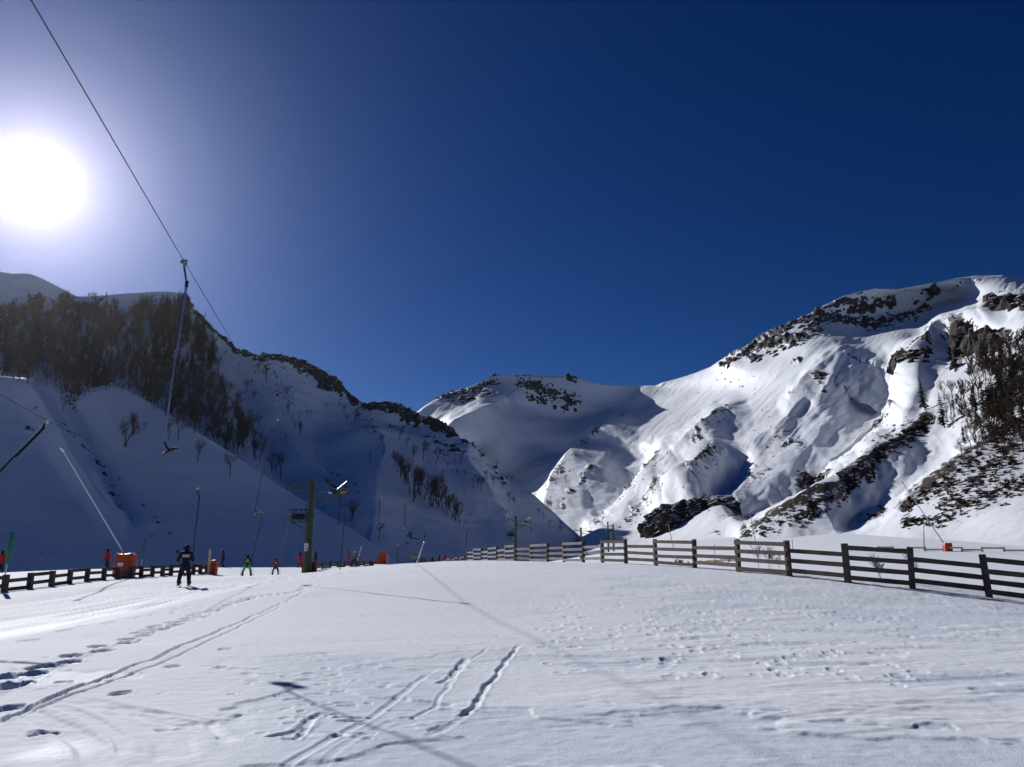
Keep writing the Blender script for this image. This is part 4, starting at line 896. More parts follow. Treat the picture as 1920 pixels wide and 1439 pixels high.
# ================================================================== THE DRAG LIFT
def tower(loc, H, label, group, arm=3.2, low=0.62, sign=False, ladder=True, scale=1.0, pads=False, antenna=False, rz=0.0):
    e = empty('lift_tower', loc, rz, label, 'lift tower', group); s = scale
    col = MB().lathe((0, 0, 0), (0, 0, 1), [(-2, .37 * s), (0, .37 * s), (1.3, .36 * s), (H * .25, .33 * s), (H * .6, .28 * s), (H * .95, .25 * s), (H, .25 * s)], 14).build('column', M['green'], e, True)
    for z, r in ((H * .24, .39 * s), (H * .62, .34 * s)): MB().lathe((0, 0, z), (0, 0, 1), [(-.07, r), (.07, r)], 14).build('flange', M['green'], col, True)
    MB().box((0, 0, H + .06), (.62 * s, .5 * s, .16)).build('cap', M['green'], col)
    # left lattice arm
    t = MB(); z0, z1 = H - .72, H - .28; x0, x1 = -.2, -arm * .68
    for y in (-.16, .16):
        t.bar((x0, y, z1), (x1 * .75, y, z1), .06); t.bar((x1 * .75, y, z1), (x1, y, z0 + .1), .06); t.bar((x0, y, z0), (x1, y, z0), .07); t.bar((x1, y, z0), (x1, y, z0 + .12), .06)
        for k in range(5):
            a = x0 + (x1 * .75 - x0) * k / 5; b = x0 + (x1 * .75 - x0) * (k + 1) / 5; t.bar((a, y, z0 if k % 2 else z1), (b, y, z1 if k % 2 else z0), .035)
    for k in range(4): t.bar((x0 + (x1 - x0) * k / 3, -.16, z0), (x0 + (x1 - x0) * k / 3, .16, z0), .04)
    t.build('lattice_arm', M['green'], e)
    # right arm with the sheaves of the return line
    a = MB()
    for y in (-.14, .14): a.bar((.2, y, H - .78), (arm * .95, y, H - .78), .07, .12)
    a.bar((.2, 0, H - 1.35), (arm * .75, 0, H - 1.62), .14, .16); a.bar((.2, 0, H - 2.2), (arm * .6, 0, H - 1.62), .05); a.bar((.15, 0, H - .15), (arm * .98, 0, H - .08 + .35), .04)
    a.bar((arm * .42, -.1, H - .78), (arm * .42, -.1, H - .3), .07); a.box((arm * .42, -.1, H - .22), (.3, .22, .12))
    a.build('arm', M['green'], e)
    fr = MB()
    for y in (-.13, .13):
        fr.prism([(arm * .58, H - .72), (arm * 1.0, H - .72), (arm * .97, H - .98), (arm * .85, H - 1.12), (arm * .68, H - 1.0)], y - .015, y + .015)
    fr.box((arm * .78, 0, H - .68), (arm * .38, .3, .06)); fo = fr.build('sheave_frame', M['ochre'], e)
    for k in range(4):
        c = (arm * (.62 + .105 * k), -.3 + .2 * k, H - .92)
        wh = MB().lathe(c, (0, 1, 0), [(-.05, .16), (-.04, .19), (-.015, .15), (.015, .15), (.04, .19), (.05, .16)], 14).build('sheave', M['rubber'], fo, True)
        MB().lathe(c, (0, 1, 0), [(-.09, .04), (.09, .04)], 8).build('axle', M['steel'], wh)
    MB().tube([(arm * .7, -.2, H - .7), (arm * .97, -.2, H + .02)], .05, 8).build('strut', M['steel'], e, True)
    MB().box((arm * .55, -.26, H - 1.0), (.5, .03, .12)).build('number_plate', M['white'], e)
    # the lower sheave cage of the up line, left
    cg = MB(); zc = H * low; X0, X1 = -arm * .45 - .35, -.34
    for y in (-.45, .0, .45):
        for z in (zc - .55, zc - .2, zc + .15, zc + .55): cg.bar((X0, y, z), (X1, y, z), .035)
        for x in (X0, (X0 + X1) / 2 - .3, (X0 + X1) / 2 + .25, X1): cg.bar((x, y, zc - .55), (x, y, zc + .55), .035)
    for x in (X0, X1):
        for z in (zc - .55, zc + .55): cg.bar((x, -.45, z), (x, .45, z), .035)
    for x in (X1 - .25, X1 - .1, X1 + .04): cg.bar((x, .3, zc + .4), (x, .3, zc + 1.0), .03)
    cgo = cg.build('sheave_cage', M['dark'], e)
    MB().bar((X0 + .3, 0, zc - .55), (-.2, 0, zc - 1.3), .1).build('brace', M['green'], e)
    for k in range(3): MB().lathe((X0 + .45 + .28 * k, -.2 + .2 * k, zc - .1), (0, 1, 0), [(-.06, .2), (-.03, .25), (.03, .25), (.06, .2)], 14).build('sheave', M['rubber'], cgo, True)
    if ladder:
        ld = MB()
        for x in (-.2, .14): ld.bar((x - .1, -.46 * s, 1.6), (x - .06, -.36 * s, H - .3), .04)
        z = 1.8
        while z < H - .4: ld.bar((-.3, -.45 * s + .1 * (z / H), z), (.06, -.45 * s + .1 * (z / H), z), .025); z += .3
        ld.build('ladder', M['green'], e)
    if antenna: MB().tube([(-.2, 0, H + .1), (-.2, 0, H + 1.0), (-.12, 0, H + 1.2)], .025, 6).build('antenna', M['dark'], e)
    if sign:
        for z, h in ((2.3, .36), (1.95, .24)):
            pl = MB().box((-.1, -.44, z), (.38, .02, h)).build('sign_plate', M['white'], e)
            if h > .3:
                MB().prism([(-.16, z - .12), (-.05, z - .05), (-.1, z + .02), (-.02, z + .12), (-.12, z + .06), (-.18, z - .02)], -.453, -.4515).build('pictogram', M['black'], pl)
            else: MB().box((-.1, -.452, z), (.22, .003, .06)).build('pictogram', M['red'], pl)
    if pads:
        for x in (-.34, .42):
            b = MB().prism([(x - .24, 0), (x + .24, 0), (x + .24, .85), (x + .16, .95), (x - .16, .95), (x - .24, .85)], .3, .7).build('safety_pad', M['red'], e)
    return e
T1 = Vector(gpt(576, 1075, 66)); T1H = 7.8
tower(T1, T1H, 'green lift tower with lattice arm, sheave cage and sign, nearest the camera', 'towers of the drag lift', sign=True, pads=True, antenna=True)
T2 = Vector(P(967, 1034, 138)); T2.z = float(gz(T2.x, T2.y)); tower(T2, 7.7 - T2.z, 'second lift tower standing behind the tall wooden fence', 'towers of the drag lift', 2.9, (4.6 - T2.z) / (7.7 - T2.z), ladder=False, rz=-.2)
T3 = Vector(P(1090, 1034, 203)); T3.z = float(gz(T3.x, T3.y)); tower(T3, 7.6 - T3.z, 'third and smallest lift tower by the toe of the left mountain', 'towers of the drag lift', 3.2, (4.4 - T3.z) / (7.6 - T3.z), ladder=False, rz=-.2)
T4 = Vector(P(1151, 1034, 262)); T4.z = float(gz(T4.x, T4.y)); tower(T4, 10.6 - T4.z, 'far lift tower with wide head in front of the sunlit slope', 'towers of the drag lift', 2.9, .86, ladder=False)
T5 = Vector(P(1141, 1034, 258)); T5.z = float(gz(T5.x, T5.y))
e = empty('lift_mast', T5, 0, 'plain slim mast beside the far lift tower', 'mast'); MB().lathe((0, 0, 0), (0, 0, 1), [(-1, .3), (0, .3), (11.2 - T5.z, .22)], 10).build('column', M['dark'], e, True); MB().box((0, 0, 11.25 - T5.z), (.7, .5, .2)).build('cap', M['dark'], e)

def sag(a, b, n, drop):
    a = Vector(a); b = Vector(b); return [a.lerp(b, i / n) - Vector((0, 0, drop * 4 * (i / n) * (1 - i / n))) for i in range(n + 1)]
def V3(px, py, d): return Vector(P(px, py, d))
RET = [Vector((-3.6, -8, 9.5)), V3(58, 0, 8.9), V3(345, 490, 17.3), V3(520, 785, 36.7), T1 + Vector((2.6, 0, T1H - .73)), Vector((T2.x + 2.2, T2.y, 6.95)), Vector((T3.x + 2.5, T3.y, 6.85)), Vector((T4.x + 2.2, T4.y, 9.8))]
pts = []
for i in range(len(RET) - 1):
    L = (RET[i + 1] - RET[i]).length; s = sag(RET[i], RET[i + 1], max(6, int(L / 2.5)), 0.0 if i < 4 else 0.5); pts += s[:-1] if i < len(RET) - 2 else s
tag(MB().tube(pts, .0115, 6).build('lift_cable', M['cable'], None, True), 'dark steel return cable crossing the sky from the top left corner', 'cable', 'cables of the drag lift')
UPL = [Vector((-9.5, -6, 5.6)), V3(0, 740, 18), V3(85, 788, 21.3), V3(370, 915, 40), V3(490, 960, 57), T1 + Vector((-1.2, 0, T1H * .62 + .15)), Vector((T2.x - 1.0, T2.y, 4.7)), Vector((T3.x - 1.1, T3.y, 4.5))]
pts = []
for i in range(len(UPL) - 1):
    L = (UPL[i + 1] - UPL[i]).length; s = sag(UPL[i], UPL[i + 1], max(6, int(L / 2.5)), 0.0 if i < 4 else 0.4); pts += s[:-1] if i < len(UPL) - 2 else s
tag(MB().tube(pts, .0115, 6).build('lift_cable', M['cable'], None, True), 'dark lower cable that tows the skiers along the left', 'cable', 'cables of the drag lift')
def along(line, px):
    best = None
    for a, b in zip(line[:-1], line[1:]):
        for k in range(200):
            q = a.lerp(b, k / 200)
            if q.y < 3: continue
            x = PX0 + F * q.x / (q.y * CP + (q.z - CAMZ) * SP)
            if best is None or abs(x - px) < best[0]: best = (abs(x - px), q)
    return best[1]
def hanger(top, bottom, label, seat=True, bend=0.55, r=.024, group='hangers of the drag lift', pole='steel'):
    top = Vector(top); bot = Vector(bottom); e = empty('drag_hanger', top, 0, label, 'lift hanger', group); b = bot - top; d = b.normalized(); L = b.length
    kx = Vector((-.16 * (1 if b.x <= 0 else -1), 0, 0)); knee = d * (L * .13) + kx * .8
    g = MB().box((0, 0, -.03), (.08, .2, .08)).box((0.02, 0, .03), (.12, .08, .05)).build('grip', M['steel'], e)
    MB().tube([(0, 0, -.04), tuple(knee)], [.028, .028], 8).build('bent_arm', M[pole], e, True)
    MB().tube([tuple(knee), tuple(knee.lerp(b, .45))], [r * 1.5, r * 1.5], 8).build('outer_tube', M[pole], e, True)
    MB().lathe(knee, (knee - b).normalized(), [(-.08, .042), (.08, .042)], 8).build('joint', M['dark'], e, True)
    cur = [knee.lerp(b, t) + Vector((-.02, 0, 0)) * math.sin(math.pi * t) for t in (.45, .6, .75, .9, 1.0)]
    MB().tube([tuple(c) for c in cur], r, 8).build('inner_tube', M[pole], e, True)
    if seat:
        MB().tube([tuple(b), tuple(b + Vector((.06, 0, -.12))), tuple(b + Vector((.14, 0, -.2)))], [r, r * 1.3, r * 1.5], 8).build('elbow', M['rubber'], e, True)
        MB().lathe(b + Vector((.16, 0, -.22)), (-.45, -.2, .87), [(-.035, .1), (-.03, .17), (.0, .185), (.03, .15), (.04, .06)], 16).build('button_seat', M['rubber'], e, True)
    return e
hanger(V3(345, 490, 17.3) - Vector((0, 0, .03)), V3(308, 828, 17.2), 'large empty drag hanger with button seat hanging against the left mountain', r=.02)
hanger(V3(520, 785, 36.7) - Vector((0, 0, .03)), V3(478, 955, 36.7), 'smaller empty drag hanger to the left above the lift tower', r=.02, pole='cable')
hanger(V3(85, 788, 21.3) - Vector((0, 0, .03)), V3(-45, 930, 17.5), 'drag hanger slanting out of the left edge of the picture', False, pole='dark', r=.028)
MB_ = T1 + Vector((3.05, -.1, 0)); e = empty('guy_pole', MB_, 0, 'thin dark pole dropping from the lift tower arm to the snow', 'pole')
MB().tube([(-.25, 0, 0 - .2), (-.1, 0, 3.0), (0.02, 0, T1H + .25)], .035, 8).build('pole', M['dark'], e, True); MB().box((0, 0, T1H - .75), (.2, .3, .08)).build('bracket', M['dark'], e)
for px, dz, lab in ((622, 2.9, 'thin far hanger seen under the right arm of the lift tower'), (716, 2.6, 'thin far hanger above the orange ramp'), (762, 2.6, 'thin far hanger between the orange ramp and the dark tree clump')):
    q = along(RET[4:], px); hanger(q - Vector((0, 0, .03)), q - Vector((.12, 0, dz)), lab, True, pole='dark', r=.035)
for px, lab in ((800, 'far hanger low on the tow line left of the wooden fence end'), (877, 'far hanger low on the tow line above the wooden fence end')):
    q = along(UPL[5:], px); hanger(q - Vector((0, 0, .03)), q - Vector((.25, 1.5, 2.9)), lab, False, pole='dark', r=.04)

# ================================================================== SNOW LANCES, PADS, MARKERS
def lance(base, tip, label, m='lance', r=.034):
    b = Vector(base); t = Vector(tip); e = empty('snow_lance', b, 0, label, 'snow lance', 'snow lances'); d = t - b
    MB().tube([(0, 0, -.5), (0, 0, .02), tuple(d * .035)], .05, 8).build('stand', M['dark'], e, True)
    MB().tube([tuple(d * .03), tuple(d * .5), tuple(d)], [r * 1.3, r, r * .8], 8).build('pole', M[m], e, True)
    MB().lathe(d, d, [(-.18, .06), (-.1, .09), (.1, .09), (.16, .04)], 10).build('nozzle_head', M['steel'], e, True)
    return e
def pad_box(loc, w, h, dpt, label, m='orange', plate=False, rz=0.0):
    """an upright foam mattress folded round a post: bulging sides, sagging top"""
    e = empty('safety_pad', loc, rz, label, 'safety pad', 'orange safety pads'); n = 24; V = []; Fc = []; lv = [(-.2, .98), (.06, 1.03), (.35, 1.04), (.7, 1.0), (.92, .99), (.985, .93), (1.0, .6), (1.0, 0.0)]
    for z, k in lv:
        for i in range(n):
            t = 2 * math.pi * i / n; c, s = math.cos(t), math.sin(t); p = 0.38
            x = math.copysign(abs(c) ** p, c) * w / 2 * k; y = math.copysign(abs(s) ** p, s) * dpt / 2 * k
            V.append((x * (1 - .05 * z) + .05 * z * w, y, z * h + .03 * h * math.sin(3 * t + z * 4) * (z > .5) * k))
    for j in range(len(lv) - 1):
        for i in range(n): Fc.append((j * n + i, j * n + (i + 1) % n, (j + 1) * n + (i + 1) % n, (j + 1) * n + i))
    MB().add(V, Fc).build('cover', M[m], e, True)
    for z in (.3, .66):
        st = MB(); rr = 1.06
        pts = [(math.copysign(abs(math.cos(t)) ** .38, math.cos(t)) * w / 2 * rr + .05 * z * w, math.copysign(abs(math.sin(t)) ** .38, math.sin(t)) * dpt / 2 * rr, z * h) for t in [2 * math.pi * i / 24 for i in range(25)]]
        st.tube(pts, .012, 5).build('strap', M['red'], e)
    if plate: 
        MB().box((-.02 * w, -dpt / 2 * 1.09, .54 * h), (.32, .02, .19)).build('label_plate', M['white'], e)
    return e
L1 = gpt(232, 1078, 45.6)
pad_box(L1, 1.08, 1.36, .85, 'large orange padded box with a white plate behind the low left fence', plate=True)
MB_l = lance(Vector(L1) + Vector((-.1, .2, 1.2)), V3(116, 842, 41), 'long pale snow lance leaning left out of the large orange pad')
L2 = gpt(397, 1078, 52.5)
pad_box(L2, .62, .95, .5, 'small rounded orange pad at the end of the low left fence')
e = empty('wooden_post', gpt(390, 1079, 51.9), 0, 'pale wooden post standing in front of the small orange pad', 'post'); MB().lathe((0, 0, 0), (0, 0, 1), [(-.3, .085), (0, .085), (1.58, .08), (1.64, .05)], 10).build('shaft', M['wood_pale'], e, True)
MB().lathe((0, 0, .8), (0, 0, 1), [(-.03, .095), (.03, .095)], 10).build('band', M['steel'], e, True)
def ramp_pad(loc, w, h, d, label):
    e = empty('safety_pad', loc, 0, label, 'safety pad', 'orange safety pads')
    MB().prism([(-w * .55, -.1), (-w * .5, .06), (-w * .05, h * .93), (w * .1, h), (w * .42, h * .96), (w * .5, h * .85), (w * .5, -.1)], -d / 2, d / 2).build('cover', M['orange'], e)
    MB().tube([(-w * .5, -d / 2 - .01, .06), (-w * .05, -d / 2 - .01, h * .93), (w * .42, -d / 2 - .01, h * .96)], .025, 6).build('piping', M['red'], e)
    return e
ramp_pad(gpt(714, 1058, 92), 1.45, 1.4, 1.0, 'orange wedge shaped safety pad at the far end of the low fence')
ep = gpt(697, 1062, 86.6); pad_box(ep, .42, .62, .42, 'tiny red pad on the last post of the low fence by the tower', 'red')
L3 = gpt(1777, 1034, 94.5); pad_box(L3, .95, 1.0, .8, 'small orange box pad by the pale fence on the right', 'orange')
lance(Vector(L3) + Vector((-.1, .3, .8)), V3(1692, 905, 92), 'snow lance leaning left above the small orange pad on the right', 'steel', .06)
lance(gpt(1733, 1034, 97), V3(1732, 985, 97), 'short upright snow lance pole left of the small orange pad', 'dark', .05)
lance(Vector(gpt(1418, 1025, 150)), V3(1402, 943, 150), 'thin snow lance standing at the foot of the brown spur', 'steel', .07)
lance(Vector(gpt(1264, 1026, 170)), V3(1253, 984, 170), 'thin snow lance in front of the dark rock bluff', 'steel', .08)
lance(Vector(gpt(780, 1060, 90)), V3(795, 1018, 92), 'pale snow lance beside the lone skier near the fence end', 'lance', .06)
lance(Vector(gpt(668, 1062, 88)), V3(677, 1027, 88), 'short pale snow lance behind the low fence by the tower', 'lance', .05)
def marker(loc, h, w, label, lean=0.0):
    e = empty('piste_marker', loc, 0, label, 'piste marker', 'green piste markers'); e.rotation_euler = (0, lean, 0)
    MB().tube([(0, 0, -.3), (0, 0, h)], .022, 8).build('pole', M['steel'], e, True)
    MB().lathe((0, 0, h * .46), (0, 0, 1), [(0, w * .45), (.02, w / 2), (h * .54, w / 2), (h * .56, w * .4)], 10).build('marker_sleeve', M['marker'], e, True)
marker(gpt(5, 1106, 31.5), 2.3, .17, 'tall green sleeved piste marker at the left edge', .03)
marker(gpt(262, 1083, 47), 2.2, .1, 'slim dark green piste marker right of the large orange pad', .03)
for px, d, h, lab in ((1487, 118, 1.6, 'thin stake behind the second panel of the tall fence'), (1340, 130, 2.0, 'thin stake on the snow in front of the rock bluff'), (745, 95, 2.6, 'thin lamp stake right of the orange wedge pad')):
    e = empty('stake', gpt(px, 1034, d), 0, lab, 'stake'); MB().tube([(0, 0, -.3), (0, 0, h)], .04, 6).build('shaft', M['dark'], e, True); MB().lathe((0, 0, h), (0, 0, 1), [(-.08, .05), (.08, .05)], 8).build('tip', M['steel'], e)

# twiggy shrubs behind the tall fence
def shrub(px, py, d, h, label, seed, n=3):
    r = np.random.default_rng(seed); e = empty('bare_shrub', gpt(px, py, d), 0, label, 'shrub', 'bare shrubs behind the tall fence')
    li, tw = [], []
    for k in range(n):
        a, b = grow_bare(r, h * r.uniform(.6, 1.0), .7, 1, .004, .62); off = np.array([r.normal() * h * .35, r.normal() * h * .2, -.05])
        dr = lambda ss, f: [(p + off, q + off, max(x * f, .004), max(y * f, .003)) for p, q, x, y in ss]
        li += dr(a, .45); tw += dr(b, .6)
    link('stems', seg_mesh('stems', li, 5), M['bark'], e); link('twigs', seg_mesh('twigs', tw, 3), M['twig'], e)
shrub(1437, 1075, 30.5, 1.0, 'bare twiggy shrub behind the fence panel left of centre right', 501, 4)
shrub(1668, 1088, 26.5, .95, 'bare twiggy shrub behind the sloping fence panel', 502, 4)
shrub(1275, 1060, 38, .35, 'low dense little bush at the foot of the tall fence', 503, 9)

# ================================================================== PEOPLE
def blob(name, chains, voxel):
    """one continuous skin over tapered chains of spheres (surface nets on a distance field)"""
    seg = [(np.array(a, float), np.array(b, float), ra, rb) for ch in chains for (a, ra), (b, rb) in zip(ch[:-1], ch[1:])]
    lo = np.min([np.minimum(a - ra, b - rb) for a, b, ra, rb in seg], 0) - voxel * 2; hi = np.max([np.maximum(a + ra, b + rb) for a, b, ra, rb in seg], 0) + voxel * 2
    n = np.ceil((hi - lo) / voxel).astype(int) + 1; D = np.full(n, 9.0)
    ax = [lo[k] + voxel * np.arange(n[k]) for k in range(3)]
    for a, b, ra, rb in seg:
        m = max(ra, rb) + voxel * 3; i0 = np.maximum(((np.minimum(a, b) - m - lo) / voxel).astype(int), 0); i1 = np.minimum(((np.maximum(a, b) + m - lo) / voxel).astype(int) + 2, n)
        X, Y, Z = np.meshgrid(*[ax[k][i0[k]:i1[k]] for k in range(3)], indexing='ij'); d = b - a; L2 = d @ d + 1e-9
        t = np.clip(((X - a[0]) * d[0] + (Y - a[1]) * d[1] + (Z - a[2]) * d[2]) / L2, 0, 1)
        s = np.sqrt((X - a[0] - t * d[0]) ** 2 + (Y - a[1] - t * d[1]) ** 2 + (Z - a[2] - t * d[2]) ** 2) - (ra + (rb - ra) * t)
        sl = tuple(slice(i0[k], i1[k]) for k in range(3)); w = voxel * 0.9; o = D[sl]; h = np.clip(0.5 + 0.5 * (o - s) / w, 0, 1); D[sl] = o * (1 - h) + s * h - w * h * (1 - h)
    ins = D < 0; c = [slice(0, -1), slice(1, None)]
    corners = [(i, j, k) for i in (0, 1) for j in (0, 1) for k in (0, 1)]
    cnt = sum(ins[c[i], c[j], c[k]].astype(int) for i, j, k in corners); act = (cnt > 0) & (cnt < 8); idx = -np.ones(act.shape, int); idx[act] = np.arange(act.sum()); A = np.argwhere(act)
    acc = np.zeros((len(A), 3)); num = np.zeros(len(A))
    for p in corners:
        for k in range(3):
            if p[k]: continue
            q = list(p); q[k] = 1; q = tuple(q)
            u = D[A[:, 0] + p[0], A[:, 1] + p[1], A[:, 2] + p[2]]; v = D[A[:, 0] + q[0], A[:, 1] + q[1], A[:, 2] + q[2]]; x = (u < 0) != (v < 0)
            t = np.where(x, u / np.where(x, u - v, 1), 0); pt = np.repeat(np.array(p, float)[None], len(A), 0); pt[:, k] = t; acc += pt * x[:, None]; num += x
    Vv = lo + voxel * (A + acc / num[:, None]); Fq = []
    for k in range(3):
        o1, o2 = [j for j in range(3) if j != k]; u = np.take(ins, range(n[k] - 1), k); v = np.take(ins, range(1, n[k]), k)
        E = np.argwhere(u != v); E = E[(E[:, o1] > 0) & (E[:, o2] > 0)]; inn = ins[E[:, 0], E[:, 1], E[:, 2]]
        def cell(d1, d2):
            e_ = E.copy(); e_[:, o1] -= d1; e_[:, o2] -= d2; return idx[e_[:, 0], e_[:, 1], e_[:, 2]]
        f = np.stack([cell(1, 1), cell(0, 1), cell(0, 0), cell(1, 0)], -1); fl = inn if k != 1 else ~inn; f[~fl] = f[~fl][:, ::-1]; Fq.append(f)
    return mesh_np(name, Vv, np.concatenate(Fq), True)
def person(loc, H, rz, label, jacket, trousers, helmet, stance=.2, bend=.12, arms='hold', skis=True, poles=True, vest=None, lean=.06, group='skiers and walkers', near=False, lateral=0.0):
    e = empty('person', loc, rz, label, 'person', group); s = H / 1.78; e.scale = (s, s, s); vx = .028 if not near else .02
    hip = Vector((0, -.02, .90 - bend * .25)); kn = [Vector((sx * stance * .85, bend * .9, .48 - bend * .1)) for sx in (-1, 1)]; an = [Vector((sx * stance, -.04, .11)) for sx in (-1, 1)]
    ch = Vector((0, lean, 1.38 - bend * .3)); nk = Vector((0, lean * 1.3, 1.5 - bend * .3)); hd = Vector((0, lean * 1.8 + .02, 1.64 - bend * .3))
    sh = [ch + Vector((sx * .19, 0, .02)) for sx in (-1, 1)]
    if arms == 'hold': el = [sh[0] + Vector((-.14, .06, -.27)), sh[1] + Vector((.1, .08, -.27))]; ha = [el[0] + Vector((-.02, .22, .02)), el[1] + Vector((-.12, .2, .06))]
    elif arms == 'down': el = [sh[0] + Vector((-.07, -.02, -.29)), sh[1] + Vector((.07, -.02, -.29))]; ha = [el[0] + Vector((-.02, .07, -.26)), el[1] + Vector((.02, .07, -.26))]
    else: el = [sh[0] + Vector((-.14, .02, -.24)), sh[1] + Vector((.14, .02, -.24))]; ha = [el[0] + Vector((-.08, .22, -.1)), el[1] + Vector((.08, .22, -.1))]
    legs = [[(hip + Vector((sx * .1, 0, -.02)), .095), (k, .066), (a, .048)] for sx, k, a in zip((-1, 1), kn, an)]
    arm = [[(p, .062), (q, .048), (r, .036)] for p, q, r in zip(sh, el, ha)]
    feet = [[(a + Vector((0, -.05, -.04)), .045), (a + Vector((0, .15, -.06)), .035)] for a in an]
    hands = []
    for k, hnd in enumerate(ha):
        sx = (-1, 1)[k]; f = (hnd - el[k]).normalized()
        hands.append([(hnd, .038), (hnd + f * .09, .034)])
        for j in range(4): o = Vector(((j - 1.5) * .02, 0, 0)); hands.append([(hnd + f * .08 + o, .013), (hnd + f * (.13 + .012 * (j in (1, 2))) + o + Vector((0, 0, -.02)), .011), (hnd + f * .13 + o + Vector((0, 0, -.055)), .01)])
        hands.append([(hnd + f * .03 + Vector((-sx * .03, 0, 0)), .014), (hnd + f * .09 + Vector((-sx * .05, 0, .0)), .012)])
    tor = [[(hip, .135), (hip.lerp(ch, .45), .125), (ch, .14)], [(sh[0], .075), (sh[1], .075)], [(ch, .1), (nk, .062), (nk + Vector((0, .01, .05)), .056)]]
    head = [[(hd + Vector((0, -.015, .03)), .098), (hd + Vector((0, .02, -.03)), .085)], [(hd + Vector((0, .05, -.07)), .05), (hd + Vector((0, .06, -.09)), .045)], [(hd + Vector((0, .1, -.01)), .016), (hd + Vector((0, .115, -.035)), .018)],
            [(hd + Vector((-.098, 0, -.02)), .022), (hd + Vector((-.1, 0, 0)), .022)], [(hd + Vector((.098, 0, -.02)), .022), (hd + Vector((.1, 0, 0)), .022)]]
    bd = link('body', blob('body', tor + head + legs + arm + feet + hands, vx), M['skin'], e)
    gr = lambda chs, g: [[(p, r + g) for p, r in c] for c in chs]
    jk = gr([[(hip + Vector((0, 0, -.06)), .125), (hip.lerp(ch, .45), .13), (ch, .145)], [(sh[0], .08), (sh[1], .08)], [(ch, .1), (nk, .06)]], .03) + gr([[c[0], c[1], (c[2][0].lerp(c[1][0], .12), c[2][1] + .006)] for c in arm], .026)
    jo = link('jacket', blob('jacket', jk, vx), cloth(*jacket), e)
    link('trousers', blob('trousers', gr([[(hip + Vector((0, 0, -.05)), .12), (hip + Vector((0, 0, -.12)), .115)]] + [[c[0], (c[1][0], .075), (c[2][0] + Vector((0, 0, .06)), .065)] for c in legs], .02), vx), cloth(*trousers), e)
    for a in an: link('boot', blob('boot', [[(a + Vector((0, -.06, .14)), .07), (a + Vector((0, -.05, -.02)), .068)], [(a + Vector((0, -.06, -.04)), .06), (a + Vector((0, .15, -.055)), .05)]], vx), M['rubber'], e)
    for k, hnd in enumerate(ha):
        f = (hnd - el[k]).normalized(); link('glove', blob('glove', [[(hnd - f * .02, .048), (hnd + f * .09, .046), (hnd + f * .12 + Vector((0, 0, -.04)), .034)], [(hnd + f * .02, .024), (hnd + f * .08 + Vector((-(-1, 1)[k] * .055, 0, 0)), .02)]], .02), M['rubber'], e)
    ho = link('helmet', blob('helmet', [[(hd + Vector((0, -.02, .045)), .122), (hd + Vector((0, -.025, -.005)), .118)], [(hd + Vector((-.1, -.02, -.04)), .045), (hd + Vector((-.1, -.02, 0)), .05)], [(hd + Vector((.1, -.02, -.04)), .045), (hd + Vector((.1, -.02, 0)), .05)]], vx), cloth(*helmet), e)
    MB().tube([tuple(hd + Vector((math.sin(t) * .11, math.cos(t) * .125 - .01, .025))) for t in [(-1.2 + .24 * i) for i in range(11)]], .035, 8).build('goggles', M['black'], ho, True)
    if vest:
        b = MB(); zc = ch.z - .07; bw, bh = vest[2]; yb = -.175 + lean * .75
        b.prism([(-bw / 2, zc - bh / 2), (bw / 2, zc - bh / 2), (bw / 2 * .96, zc + bh / 2), (-bw / 2 * .96, zc + bh / 2)], yb - .012, yb + .05).build('back_panel', cloth(vest[0], vest[1]), jo)
    if skis:
        for sx, a in zip((-1, 1), an):
            k = MB(); V = []; Fc = []
            for y, w, z in ((-.72, .05, .012), (-.55, .055, 0), (0, .043, 0), (.6, .055, 0), (.82, .05, .03), (.95, .03, .1), (1.0, .01, .14)):
                V += [(a.x - w, y, z), (a.x + w, y, z), (a.x + w, y, z + .018), (a.x - w, y, z + .018)]
            for i in range(6):
                for j in range(4): p = i * 4 + j; q = i * 4 + (j + 1) % 4; Fc.append((p, q, q + 4, p + 4))
            Fc += [(3, 2, 1, 0), (24, 25, 26, 27)]; so = k.add(V, Fc).build('ski', M['black'], e)
            MB().box((a.x, .16, .035), (.07, .09, .04)).box((a.x, -.18, .04), (.07, .09, .05)).build('binding', M['dark'], so)
    if poles:
        for k, hnd in enumerate(ha):
            if arms == 'hold':
                if k: continue
                for j in range(2):
                    st = ha[0] + Vector((.02 * j, .08, .03)); en = st + Vector((-.06 + .07 * j, -.5, .36)); bg_ = st + Vector((.02, .42, -.32))
                    po = MB().tube([tuple(bg_), tuple(en)], .011, 6).build('ski_pole', M['dark'], e); MB().lathe(en.lerp(bg_, .08), (en - bg_), [(-.012, .05), (.012, .05)], 10).build('basket', M['rubber'], po)
            else:
                tip = Vector((hnd.x * 1.25, hnd.y - .12, 0.0)); top = hnd + Vector((0, .09, .06)); po = MB().tube([tuple(tip), tuple(top)], .011, 6).build('ski_pole', M['dark'], e)
                MB().lathe(tip.lerp(top, .07), top - tip, [(-.012, .05), (.012, .05)], 10).build('basket', M['rubber'], po)
    return e
BLK = ('black_cloth', (.014, .014, .018)); NAVY = ('navy_cloth', (.02, .026, .05)); RED = ('red_cloth', (.42, .02, .03)); GRN = ('green_cloth', (.07, .5, .09)); GRY = ('grey_cloth', (.1, .1, .11)); PNK = ('crimson_cloth', (.4, .03, .09)); TAN = ('tan_cloth', (.3, .22, .12)); MAR = ('maroon_cloth', (.2, .03, .03))
g1 = gpt(344, 1098, 35)
person(g1, 1.8, .32, 'skier in black with a pale band on the back, towed by the lift, nearest', BLK, BLK, BLK, .21, .06, 'hold', vest=('pale_panel', (.5, .48, .42), (.3, .12)), near=True)
